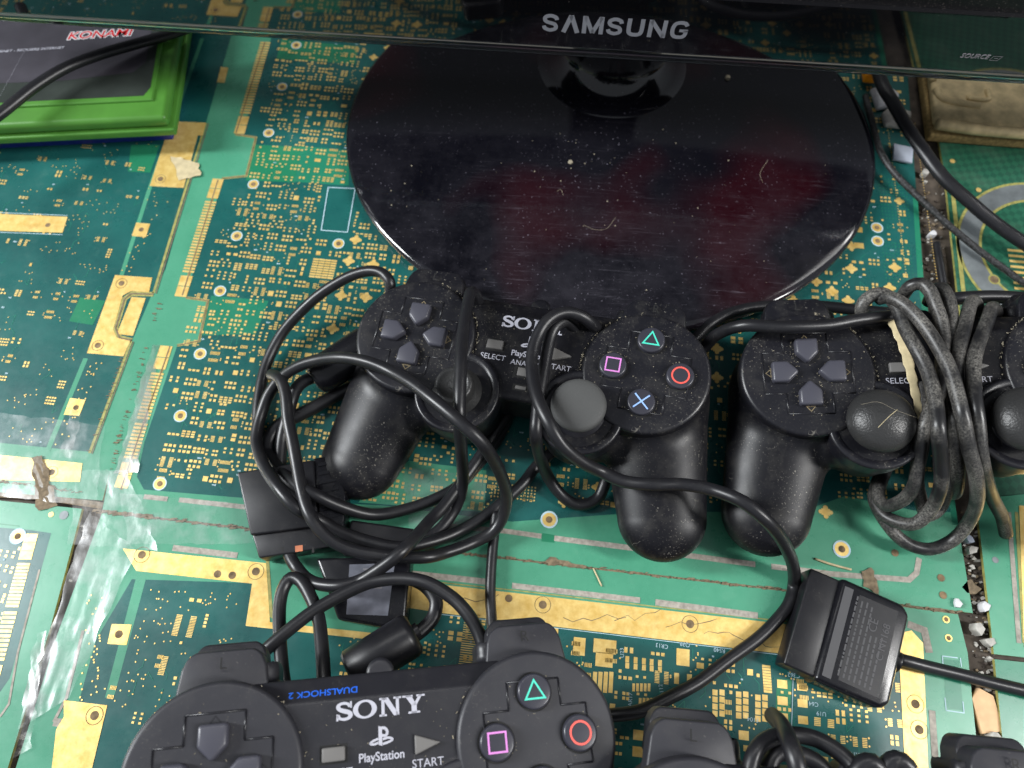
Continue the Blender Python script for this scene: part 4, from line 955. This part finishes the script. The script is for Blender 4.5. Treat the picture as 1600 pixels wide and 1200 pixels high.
cab('second strand of black cable beside the grey right thumbstick, looping below its pod', [(905, 520, 36), (885, 502, 44), (868, 510, 46), (859, 530, 45), (852, 565, 44), (846, 600, 44), (840, 640, 43), (837, 680, 40), (843, 712, 26), (855, 742, 12), (873, 769, 6), (896, 787, 4), (919, 787, 4), (936, 776, 5), (944, 758, 7), (950, 735, 8)])
cab('upper of two cables running from the middle controller to the wrapped one', [(1060, 560, 20), (1087, 530, 20), (1112, 505, 20), (1151, 486, 20), (1203, 478, 20), (1275, 478, 22), (1346, 485, 26), (1400, 490, 30)])
cab('lower of two cables running across the wrapped controller\'s left shoulder button', [(1075, 570, 26), (1100, 543, 30), (1122, 522, 40), (1161, 509, 52), (1220, 511, 56), (1288, 509, 56), (1333, 501, 55), (1372, 496, 53), (1400, 494, 50)])
cab('thin black cable running straight down beside the middle gap to the nearest controller', [(775, 800, 4), (772, 835, 4), (768, 879, 4), (766, 925, 4), (768, 965, 5), (772, 1010, 8)], 2.3)
cab('black cable arching over the labelled plug between the nearest controller\'s shoulder buttons', [(400, 1030, 22), (419, 1012, 24), (454, 982, 24), (491, 954, 23), (535, 929, 22), (579, 910, 22), (626, 904, 24), (666, 910, 26), (704, 932, 27), (729, 957, 28), (747, 987, 28), (758, 1020, 28)])
cab('narrow upright hoop of black cable above the blue DUALSHOCK print', [(445, 1075, 26), (440, 1035, 24), (437, 988, 20), (437, 947, 17), (443, 919, 16), (455, 903, 16), (470, 908, 17), (485, 932, 19), (497, 963, 22), (502, 1000, 26), (505, 1040, 30), (506, 1070, 32)])
cab('flattened black cable bent back to the rubber cable sleeve', [(610, 902, 6), (640, 904, 10), (664, 915, 13), (681, 938, 14), (677, 964, 14), (660, 984, 15), (640, 998, 16)], 1.9, flat=1.5)
WG = 'dusty strands wrapped round the right controller'
def wrap(label, pts): return cab(label, pts, 2.75, 'cable_dirty', 1.0, WG)
f8 = lambda l: [(1320+x/4.286, 420+y/4.286, z+4) for x, y, z in l]
wrap('dusty strand looping over the SELECT side, nearest the left thumbstick', f8([(160, 330, 44), (112, 290, 47), (130, 220, 50), (200, 170, 52), (275, 175, 53), (345, 250, 54), (405, 400, 55), (470, 520, 57), (540, 650, 58), (590, 800, 59), (615, 950, 60), (628, 1100, 59)])+[(1470, 720, 52), (1470, 760, 42), (1455, 795, 30), (1430, 818, 22), (1400, 815, 16), (1376, 800, 12), (1366, 775, 10), (1380, 735, 10), (1410, 700, 12)])
wrap('dusty strand crossing diagonally from the left loop to the big bottom hoop', f8([(230, 200, 50), (300, 190, 55), (390, 235, 58), (480, 320, 59), (560, 420, 60), (640, 550, 61), (705, 680, 62), (755, 850, 62), (790, 1000, 61)])+[(1514, 700, 58), (1525, 745, 48), (1526, 785, 34), (1512, 818, 20), (1487, 845, 12), (1452, 858, 9), (1415, 848, 9), (1387, 820, 10), (1368, 785, 8), (1372, 755, 6), (1395, 715, 6)])
wrap('dusty strand arching highest behind the wrapped bundle', f8([(380, 200, 40), (395, 170, 46), (440, 115, 52), (510, 100, 54), (570, 150, 55), (610, 250, 55), (645, 350, 54), (660, 480, 53), (650, 620, 53), (640, 800, 53), (560, 980, 53), (520, 1100, 50)])+[(1435, 715, 46), (1430, 755, 38), (1412, 780, 28), (1385, 790, 18), (1372, 770, 14), (1385, 730, 12)])
wrap('short dusty strand just right of the highest arch', f8([(560, 230, 40), (600, 150, 47), (650, 132, 50), (690, 190, 52), (712, 300, 52), (705, 420, 51), (700, 560, 50), (715, 720, 50), (720, 900, 50), (740, 1050, 50)])+[(1496, 740, 40), (1492, 770, 25), (1480, 760, 12), (1465, 720, 8)])
wrap('pale-topped dusty strand in the middle of the bundle', f8([(880, 330, 36), (885, 255, 45), (862, 215, 50), (835, 255, 52), (800, 400, 54), (762, 560, 55), (748, 680, 55), (760, 820, 55), (770, 950, 55)]))
wrap('pale-topped dusty strand nearest the START print, running down to the right', f8([(1010, 340, 36), (1010, 285, 46), (985, 262, 51), (955, 350, 54), (895, 500, 56), (862, 650, 58), (868, 850, 60), (888, 1000, 59)])+[(1532, 705, 56), (1540, 745, 44), (1552, 780, 28), (1566, 808, 16), (1572, 835, 8)])
wrap('dusty strand at the inner side of the bundle beside the left thumbstick', [(1440, 600, 50), (1444, 660, 50), (1440, 700, 46), (1432, 745, 36), (1440, 785, 26), (1450, 805, 20), (1470, 790, 22), (1480, 750, 34), (1475, 700, 46)])
cab('thick black cable lying along the back of the right controller at the photo\'s edge', [(1475, 470, 34), (1500, 466, 36), (1560, 464, 36), (1640, 470, 36), (1700, 480, 34)], 3.0)
cab('lower cable behind the right controller, partly hidden by the thick one', [(1510, 492, 30), (1550, 486, 31), (1600, 490, 31), (1680, 500, 30)], 2.6)
BGp = 'coiled cable of the bottom controller'
cab('arch of dull cable lying behind the bottom controller\'s coil', [(1168, 1215, 60), (1180, 1175, 60), (1199, 1156, 58), (1228, 1148, 56), (1266, 1152, 56), (1297, 1166, 58), (1325, 1188, 60), (1345, 1215, 62)], 2.7, group=BGp)
cab('upright dull cable end standing out of the bottom coil', [(1207, 1118, 36), (1217, 1128, 48), (1226, 1142, 58), (1236, 1165, 66), (1246, 1200, 68), (1250, 1230, 66)], 2.9, group=BGp)
cab('low inner strand of the bottom coil', [(1196, 1225, 56), (1203, 1195, 56), (1215, 1178, 56), (1240, 1176, 56), (1275, 1190, 56), (1300, 1215, 56)], 2.7, group=BGp)
cab('first small bump of coil left of the bottom right shoulder button', [(1325, 1240, 60), (1338, 1203, 62), (1355, 1190, 63), (1370, 1198, 63), (1382, 1235, 60)], 2.8, group=BGp)
cab('second small bump of coil left of the bottom right shoulder button', [(1372, 1240, 60), (1384, 1200, 62), (1400, 1186, 63), (1418, 1198, 63), (1430, 1235, 60)], 2.8, group=BGp)
cab('thick smooth power cable crossing the top right corner', [(1362, 60, 12), (1376, 125, 14), (1395, 160, 14), (1417, 198, 14), (1443, 236, 14), (1474, 277, 13), (1515, 315, 11), (1553, 347, 9), (1600, 380, 8), (1680, 430, 6)], 3.0, flat=1.25, group='cords behind the television stand')
cab('thin braided cord below the thick power cable at the right', [(1352, 150, 4), (1367, 208, 6), (1377, 239, 7), (1398, 271, 7), (1433, 306, 6), (1477, 347, 5), (1522, 385, 4), (1569, 420, 3), (1605, 445, 3), (1680, 490, 3)], 1.75, 'braid', group='cords behind the television stand')
cab('dark cord seen upright in the gap by the hatched board', [(1463, 380, 0), (1470, 420, 0), (1478, 465, -1)], 1.9, group='cords behind the television stand')
cab('black cord lying across the green game case', [(-80, 235, 36), (0, 178, 36), (55, 135, 36), (105, 105, 35), (160, 84, 33), (215, 68, 31), (270, 52, 28), (330, 30, 26)], 2.6, flat=1.2)

# ------------------------------------------------------------------ plugs
def frame(a, b, z):
    """local frame from two pixels: origin a, x axis towards b"""
    A_ = P2(*a, z); B_ = P2(*b, z); d = (B_-A_)/np.linalg.norm(B_-A_); return A_, d, np.array([-d[1], d[0]]), math.atan2(d[1], d[0])
# right plug with its cable
o_, d_, n_, an = frame((1247, 960), (1400, 1028), 13)
pt = thing('controller_plug', 'black controller plug with moulded markings lying on the gold border at the right', 'plug', (o_[0], o_[1], 0), 'controller plugs', (0, 0, an))
Lp = np.linalg.norm(P2(1400, 1028, 13)-o_); W2 = np.linalg.norm(P2(1277, 887, 13)-P2(1216, 1033, 13))/2; Lt = np.linalg.norm(P2(1292, 982, 13)-o_)
box('plug_tip', [(0, -W2+.6), (Lt+2, -W2+.6), (Lt+2, W2-.6), (0, W2-.6)], 1.0, 12.4, .9, 'plug', pt)
bm = bevel_prism([(Lt, -W2-.5), (Lp-2, -W2-.2), (Lp+1.2, -W2+3), (Lp+1.2, W2-3), (Lp-2, W2+.2), (Lt, W2+.5)], .05, 14.2, 2.0, 4); obj('plug_housing', bm_mesh(bm, 'plug_housing'), 'plug_gloss', pt)
g = Geo(); g.rect((Lt+4.0, 0), 3.6, 2*W2-5, 0, 14.24); g.build('grip_strip', 'plug_strip', pt)
g = Geo(); g.rect((Lt+8+(Lp-Lt-11)/2, 0), Lp-Lt-12, 2*W2-7, 0, 14.23); g.build('marking_panel', 'plug', pt)
g = Geo()
put_text(g, 'C N1168', 4.0, (Lp-6.5, 3.4), 14.3, math.pi/2, depth=.08); put_text(g, 'CE', 4.6, (Lp-11.5, 8.2), 14.3, math.pi/2, depth=.08)
rr = random.Random(2)
for j in range(7):
    y = -W2+5
    while y < (W2-6 if j < 4 else 3):
        l = rr.uniform(.8, 3); g.rect((Lt+8+j*2.1, y+l/2), .7, l, 0, 14.28); y += l+.6
g.build('moulded_lettering', 'plug_strip', pt)
g = Geo(); v, f = tube_geo([np.array((Lp-.5, 0, 7.5)), np.array((Lp+3, 0, 7.5)), np.array((Lp+3.6, 0, 7.5))], 4.2, 16, 1.0); g.add(v, f); g.build('strain_relief', 'plug', pt, True)
cab('straight black cable leaving the right plug towards the photo\'s right edge', [(1404, 1030, 8), (1420, 1034, 8), (1450, 1042, 7), (1500, 1054, 6), (1550, 1067, 6), (1600, 1079, 6), (1700, 1105, 6)], 2.6)
# left flat plug
pt = thing('controller_plug', 'flat matt black plug under the big cable loops at the left', 'plug', (*P2(455, 790), 0), 'controller plugs')
def rel(pts, z): c_ = P2(455, 790); return [tuple(P2(x, y, z)-c_) for x, y in pts]
box('plug_housing', rel([(370, 738), (490, 718), (497, 822), (391, 836)], 13), 1.0, 13, .8, 'plug', pt)
box('plug_tip', rel([(393, 834), (497, 820), (532, 852), (404, 872)], 11.5), 1.0, 11.2, .7, 'plug', pt)
box('plug_shoulder', rel([(489, 716), (524, 711), (540, 775), (535, 852), (499, 822)], 12), .6, 12, .8, 'plug_gloss', pt)
g = Geo(); c_ = P2(455, 790)
for i in range(8):
    a_, b_ = P2(497+i*.6, 727+i*14, 12)-c_, P2(523+i*2.0, 722+i*13.5, 12)-c_; d_ = (b_-a_)/np.linalg.norm(b_-a_); n_ = np.array([-d_[1], d_[0]])*.7
    g.prism([tuple(a_-n_), tuple(b_-n_), tuple(b_+n_), tuple(a_+n_)], 11.9, 12.5)
g.build('finger_ribs', 'plug_gloss', pt)
g = Geo(); c_ = P2(455, 790); g.rect(P2(467, 857, 11.3)-c_, 3.2, 2.6, .15, 11.26); g.build('rust_spot', 'copper', pt)
g = Geo()
for x in (441, 489): g.rect(P2(x, 859, 11.3)-c_, 1.0, 2.4, .15, 11.25)
g.build('key_slots', 'engrave', pt)
# labelled plug lower middle
c_ = P2(570, 920); rel = lambda pts, z: [tuple(P2(x, y, z)-c_) for x, y in pts]
pt = thing('controller_plug', 'black plug with a worn grey label half hidden under the cables', 'plug', (c_[0], c_[1], 0), 'controller plugs')
box('plug_housing', rel([(493, 872), (642, 868), (634, 968), (612, 982), (527, 968)], 12), .2, 12, 1.4, 'plug_gloss', pt)
box('plug_tip', rel([(548, 812), (648, 826), (645, 872), (535, 868)], 10), .6, 10, 1.0, 'plug', pt)
g = Geo(); g.poly(rel([(541, 960), (606, 962), (617, 880), (546, 882)], 12.1), 12.08); g.build('label_panel', plain('worn_grey_label', lin(92, 94, 104), 0.45, var=.25, scale=200), pt)
g = Geo()
for i in range(5): g.rect(P2(582+i*1, 890+i*7, 12.1)-c_, 8-i*.6, .7, -.05, 12.11)
g.build('label_print', 'print_dim', pt)
# rubber sleeve on the flattened cable
a, b = P(545, 1052, 22), P(648, 988, 20); d = b-a; L_ = np.linalg.norm(d)
sl = thing('cable_sleeve', 'fat tapering rubber sleeve on a cable above the nearest controller', 'cable sleeve', tuple(a)); sl.rotation_euler = Vector(d).to_track_quat('Z', 'Y').to_euler()
lathe('sleeve', [(.01, 0), (7.2, 0.2), (8.4, 1.5)]+[(8.6, L_*.5), (8.8, L_-3), (8.2, L_-1), (6.5, L_), (0.01, L_)], 'plug', sl, 32)
lathe('sleeve_ring', [(3.2, L_-.5), (3.2, L_+1.8), (0.01, L_+2)], 'cable', sl, 20)
a, b = P(489, 594, 12), P(575, 538, 15); d = b-a; L_ = np.linalg.norm(d)
sl = thing('barrel_connector', 'dark round barrel connector sticking out from under the middle controller\'s left side', 'connector', tuple(a)); sl.rotation_euler = Vector(d).to_track_quat('Z', 'Y').to_euler()
lathe('barrel', [(.01, 0), (5.5, .3), (7.6, 1.4), (8.6, 3.2), (9, 6), (9.2, L_), (.01, L_)], 'plug_gloss', sl, 40)

# ------------------------------------------------------------------ game cases at the top left
def gcase(label, fl, fr, z0, z1, side, matname, name='game_case'):
    """case lying flat; fl, fr are pixels of its lower front edge"""
    a = P2(*fl, z0); b = P2(*fr, z0); d = (b-a)/np.linalg.norm(b-a); an_ = math.atan2(d[1], d[0])
    return thing(name, label, 'game case', (b[0], b[1], z0), 'flat game cases', (0, 0, an_)), z1-z0
t, h = gcase('dark blue game case lying flat under the green one', (0, 233), (272, 219), 0.1, 13, 0, 'bluecase')
box('case_body', [(-190, 0), (0, 0), (0, 135), (-190, 135)], 0, 12.6, 1.0, 'bluecase', t)
t, h = gcase('bright green game case with a charcoal cover lying at the top left', (0, 226), (277, 212), 13, 28, 0, 'green')
box('case_body', [(-190, 0), (0, 0), (0, 135), (-190, 135)], 0, 4.6, .9, 'green', t)
box('case_lid', [(-190, 1.4), (-1.4, 1.4), (-1.4, 134), (-190, 134)], 4.7, 12.0, 2.6, 'green', t, 4)
box('lid_step', [(-189, 13), (-9, 13), (-9, 130), (-189, 130)], 11.0, 13.4, .9, 'green', t)
g = Geo(); g.poly([(-188.5, 16), (-14, 16), (-11, 22), (-12, 129), (-188.5, 129)], 13.5); g.build('cover_sleeve', 'cover_low', t)
g = Geo(); g.poly([(-188.5, 31), (-60, 29.5), (-22, 33), (-16, 40), (-16, 128), (-188.5, 128)], 13.6); g.build('cover_picture', 'cover', t)
def case_local(px_, py_, z):
    q = Matrix.Rotation(-t.rotation_euler.z, 2) @ Vector((P2(px_, py_, z)-np.array([t.location.x, t.location.y])/MM)); return (q.x, q.y)
kc = case_local(155, 53, 27); tcx = case_local(56, 77, 27); kang = 0.06
g = Geo(); kw_ = 19.0
0 and g.prism([(kc[0]-kw_, kc[1]-4.3), (kc[0]+kw_, kc[1]-3.3), (kc[0]+kw_, kc[1]+4.3), (kc[0]-kw_, kc[1]+3.3)], 13.55, 13.72); put_text(g, 'KONAMI', 7.6, kc, 13.70, .03, offset=.62, shear=.2, sx=1.18); g.build('logo_patch', 'white', t)
g = Geo(); put_text(g, 'KONAMI', 7.6, kc, 13.78, .03, offset=.06, shear=.2, sx=1.18); g.build('logo_lettering', 'logored', t)
g = Geo(); put_text(g, 'REQUIERT INTERNET - REQUIERE INTERNET', 2.5, (tcx[0]-12, tcx[1]), 13.78, .02, offset=.03, shear=.2, sx=1.1); g.build('small_lettering', 'print', t)

# ------------------------------------------------------------------ clutter round the boards
def blob(name, label, cat, px_, py_, z, pts, h, mat, bev=.3, group=None):
    c_ = P2(px_, py_, z); o = box(name, pts, 0, h, bev, mat, None, 2, loc=(c_[0], c_[1], z)); return tag(o, label, cat, group)
bt = thing('moulded_tray', 'beige moulded plastic tray with raised ridges and a crumbling edge at the top right', 'tray', (*P2(1455, 215), 0))
c_ = P2(1455, 215); rel = lambda pts, z: [tuple(P2(x, y, z)-c_) for x, y in pts]
box('tray_base', rel([(1452, 212), (1720, 232), (1700, 20), (1425, 10)], 5), .1, 6, 1.2, 'beige_dark', bt)
box('tray_body', rel([(1460, 192), (1720, 214), (1700, 20), (1438, 10)], 9), 6, 11, 1.5, 'beige', bt)
for pts, w_ in (([(1466, 133), (1480, 150), (1535, 160)], 4), ([(1468, 188), (1540, 198), (1640, 206)], 6), ([(1462, 120), (1452, 60)], 4), ([(1515, 147), (1548, 150), (1547, 135)], 3)):
    q = spline([np.array(list(P2(x, y, 14)-c_)+[11.2]) for x, y in pts]); v, f = tube_geo(q, w_/2, 10); obj('ridge', mesh_from('ridge', v, f), 'beige', bt)
q = bt
blob('plastic_scrap', 'orange scrap of plastic peeking out under the television edge', 'scrap', 1358, 122, 3, [(-5, -4), (5, -5), (6, 6), (-4, 6)], 6, 'orange', 1.0)
blob('rubber_tile', 'light grey square tile lying by the thick power cable', 'tile', 1408, 241, 1.5, [(-6, -4.5), (4, -7), (7, 3.5), (-3.5, 6.5)], 1.6, 'greychip')
for i, (x, y, pts, lb, mt) in enumerate((
    (1382, 158, [(-7, -8), (5, -6), (8, 3), (3, 9), (-8, 7)], 'crumpled white tissue beside the television stand', 'white'),
    (1398, 188, [(-8, -6), (6, -8), (9, 4), (-2, 8), (-8, 3)], 'dirty white tissue just above the grey tile', 'dirtywhite'))):
    blob('tissue_scrap', lb, 'tissue', x, y, 0.2, pts, 3.5, mt, 1.2, 'tissue scraps')
rr = random.Random(77)
def chip(px_, py_, s_, mat, label, z=-3.1, h=None, name='plastic_chip', group='debris in the gap at the right'):
    s_ = s_*.72; n_ = rr.choice((5, 6, 7)); a0 = rr.uniform(0, 6)
    pts = [(s_*rr.uniform(.45, 1.25)*math.cos(a0+2*math.pi*i/n_), s_*rr.uniform(.45, 1.0)*math.sin(a0+2*math.pi*i/n_)) for i in range(n_)]
    return blob(name, label, 'debris', px_, py_, z, pts, h or s_*.5, mat, s_*.10, group)
chip(1494, 943, 3.4, 'white', 'round white button-like chip on the board corner by the gap', 0.1, 1.6)
chip(1520, 982, 4.6, 'dirtywhite', 'largest angular white chip in the gap by the right board', -2.5, 5)
chip(1509, 862, 4.2, 'dirtywhite', 'lumpy white fragment in the gap below the wrapped cable', -2.5, 5)
chip(1506, 845, 3.0, 'greychip', 'grey lump above the white fragment in the gap', -2.5, 5)
chip(1531, 950, 3.8, 'white', 'white sliver against the right board edge', -2.5, 4)
chip(1537, 1003, 3.4, 'dirtywhite', 'white flake under the seam of the right boards', -2.5, 4)
chip(1463, 800, 2.0, 'white', 'small white bead in front of the wrapped cable', 0.1, 1.5)
chip(1440, 275, 3.4, 'dirtywhite', 'white scrap in the upper gap below the grey tile', -2.5, 4)
chip(1452, 370, 4.0, 'white', 'white scrap in the upper gap beside the dark cord', -2.5, 4)
chip(1449, 330, 3.2, 'crumb', 'reddish dark scrap in the upper gap', -2.5, 3)
blob('wood_splinter', 'pale wooden splinter block low in the gap', 'debris', 1536, 1112, -3, [(-4, -8), (5, -7), (4, 6), (-1, 9), (-5, 5)], 3, 'wood', .2, 'debris in the gap at the right')
chip(1546, 1150, 3.4, 'dirtywhite', 'white scrap at the bottom of the gap', -2.5, 4)
chip(1512, 918, 5.5, 'grime', 'brown rectangular crumb block in the gap', -3, 3)
gg = Geo()
for i in range(420):
    k = rr.random()
    if k < .65: t_ = rr.random(); x, y = 1499+34*t_+rr.uniform(0, 34), 800+360*t_
    elif k < .9: t_ = rr.random(); x, y = 1436+18*t_+rr.uniform(-2, 34), 270+240*t_
    else: t_ = rr.random(); x, y = 128-110*t_+rr.uniform(0, 16), 800+390*t_
    c_ = P2(x, y, -3); s_ = rr.uniform(.3, 1.3); a = rr.uniform(0, 6); 
    pts = [(c_[0]+s_*rr.uniform(.6, 1.4)*math.cos(a+j*1.57), c_[1]+s_*rr.uniform(.4, 1)*math.sin(a+j*1.57)) for j in range(4)]
    gg.prism(pts, -3.2, -3.1+s_*rr.uniform(.5, 1.6))
o = gg.build('crumbs', 'dirtywhite'); o.data.materials.append(M['crumb']); o.data.materials.append(M['grime'])
mi = [rr.choice((0, 0, 1, 1, 2)) for _ in range(420)]
for i, p in enumerate(o.data.polygons): p.material_index = mi[i//6]
tag(o, 'small crumbs of dirt and plastic filling the gaps between boards', 'crumbs', kind='stuff')
def fibre(label, px, r_, mat, name='fibre', cat='fibre'): return tag(cable(name, px, r_, mat), label, cat, 'fibres and splinters')
fibre('yellow splinter on the pale seam below the middle controller', [(927, 888, .4), (935, 905, .6), (940, 916, .4)], .35, 'masking')
fibre('pale splinter above the right plug', [(1273, 873, .4), (1300, 882, .9), (1330, 890, .5)], .5, 'masking')
fibre('fine pale hair lying over the shiny thumbstick', [(1345, 632, 59), (1372, 628, 63), (1398, 640, 64), (1425, 650, 62), (1436, 653, 59)], .05, 'dust')
fibre('short yellow straw stuck on the shiny thumbstick', [(1372, 668, 63.5), (1388, 652, 63.8), (1402, 640, 63.3)], .10, 'masking')
fibre('thin hair lying on the gold strip right of the nearest controller', [(1230, 925, .5), (1260, 905, .6), (1290, 890, .5)], .08, 'dust')
# scraps of torn tape and paper
def sheet(name, label, cat, px, z, mat, amp=.5, seed=0, group=None, res=(14, 6)):
    """thin creased strip: four pixel corners, wrinkled in height"""
    rr_ = random.Random(seed); q = [np.array(P(x, y, 0)) for x, y in px]; n_, m_ = res; vs_ = []; fs_ = []
    for i in range(n_+1):
        for j in range(m_+1):
            s_, t_ = i/n_, j/m_; p = q[0]*(1-s_)*(1-t_)+q[1]*s_*(1-t_)+q[2]*s_*t_+q[3]*(1-s_)*t_
            edge = rr_.uniform(-.8, .8) if (j in (0, m_) or i in (0, n_)) else 0
            vs_.append((p[0]+edge, p[1]+edge*.6, z+abs(rr_.gauss(0, amp*.7))))
    for i in range(n_):
        for j in range(m_): k = i*(m_+1)+j; fs_.append((k, k+m_+1, k+m_+2, k+1))
    o = obj(name, mesh_from(name, vs_, fs_, True), mat); return tag(o, label, cat, group)
TG = 'strips of clear packing tape'
sheet('packing_tape', 'shiny crumpled clear tape over the corner where four boards meet', 'tape', [(120, 735), (200, 735), (250, 860), (110, 850)], .5, 'tape', .5, 1, TG, (12, 10))
sheet('packing_tape', 'clear tape running down the gap at the lower left', 'tape', [(140, 800), (215, 860), (110, 1090), (30, 1140)], .55, 'tape', .45, 2, TG, (12, 16))
sheet('packing_tape', 'clear tape across the left board above its lower gold bar', 'tape', [(-60, 640), (165, 665), (150, 790), (-60, 770)], .5, 'tape', .22, 3, TG, (14, 8))
sheet('packing_tape', 'long clear tape along the seam left of the flat plug', 'tape', [(190, 770), (400, 790), (400, 850), (200, 850)], .5, 'tape', .22, 4, TG, (18, 5))
sheet('packing_tape', 'thin glossy tape sliver down the pale strip between boards', 'tape', [(238, 540), (250, 540), (215, 740), (180, 740)], .45, 'tape_grey', .2, 5, TG, (4, 18))
sheet('packing_tape', 'clear tape glinting under the looped cables', 'tape', [(630, 730), (760, 745), (755, 850), (640, 850)], .45, 'tape', .25, 6, TG, (10, 8))
sheet('tape_scrap', 'torn beige scrap of tape stuck on the left board\'s upper gold pad', 'scrap', [(268, 245), (312, 256), (314, 276), (282, 282)], .5, 'masking', .5, 7, None, (6, 5))
sheet('tape_scrap', 'brown torn tape residue over the lower gold bar at the far left', 'scrap', [(52, 715), (68, 712), (92, 790), (60, 800)], .5, 'grime', .35, 8, None, (5, 9))
sheet('tape_scrap', 'dirty shred of tape hanging in the lower left gap', 'scrap', [(60, 990), (78, 985), (50, 1170), (22, 1185)], .7, 'tape_grey', .8, 9, None, (4, 14))
sheet('tape_scrap', 'grey tape strip over the left board\'s square gold pad', 'scrap', [(112, 640), (130, 645), (112, 716), (92, 716)], .45, 'tape_grey', .25, 10, None, (4, 10))
sheet('tape_scrap', 'brown dried glue smear beside the right plug', 'scrap', [(1345, 893), (1362, 886), (1372, 930), (1350, 915)], .4, 'grime', .25, 11, None, (4, 6))
sheet('tape_scrap', 'brown smear of dirt along the seam under the middle controller', 'scrap', [(860, 870), (915, 884), (918, 889), (850, 880)], .4, 'grime', .15, 12, None, (8, 3))
q = spline([P(1396, 500, 52), P(1412, 540, 52), P(1424, 585, 52), P(1436, 640, 52), P(1443, 675, 50)], 2)
v, f = tube_geo(q, [.45*(1-.5*i/len(q))+.06*math.sin(i*2.1) for i in range(len(q))], 10, 6.0)
tag(obj('masking_tape', mesh_from('masking_tape', v, f), 'masking'), 'yellowed strip of masking tape folded under the dusty wrapped cable', 'tape')
for i in range(9):   # seam dirt between the boards
    pass
g = Geo(); rr = random.Random(31)
def dirt(px_line, n_, wmax):
    for i in range(n_):
        k = rr.random()*(len(px_line)-1); i0 = int(k); t_ = k-i0
        x = px_line[i0][0]*(1-t_)+px_line[i0+1][0]*t_; y = px_line[i0][1]*(1-t_)+px_line[i0+1][1]*t_
        c_ = P2(x+rr.uniform(-3, 3), y+rr.uniform(-2.5, 2.5)); s_ = rr.uniform(.15, wmax); a = rr.uniform(-.4, .3)
        l = s_*rr.uniform(1, 3.2); g.prism([(c_[0]-l*math.cos(a), c_[1]-l*math.sin(a)-s_*.4), (c_[0]+l*math.cos(a), c_[1]+l*math.sin(a)-s_*.5), (c_[0]+l*.8*math.cos(a), c_[1]+l*.8*math.sin(a)+s_*.4), (c_[0]-l*.7, c_[1]+s_*.5)], .02, .3+s_*.2)
def fill(px_line, wd, z=-.25):
    g.ribbon([P2(x, y) for x, y in px_line], [wd*rr.uniform(.8, 1.2) for _ in px_line], z)
fill([(150, 798), (245, 810), (400, 828), (520, 841), (660, 857), (800, 873), (1000, 896), (1228, 922), (1380, 942), (1497, 958)], 2.6)
fill([(-60, 768), (60, 776), (160, 790)], 3.0)
dirt([(150, 798), (245, 809), (520, 842), (800, 873), (1228, 922), (1497, 957)], 420, .8)
dirt([(250, 470), (172, 735)], 60, .5); dirt([(192, 557), (140, 706)], 40, .4); dirt([(0, 752), (125, 768)], 60, .6)
tag(g.build('seam_dirt', 'grime'), 'brown dirt packed along the seams between the boards', 'dirt', kind='stuff')
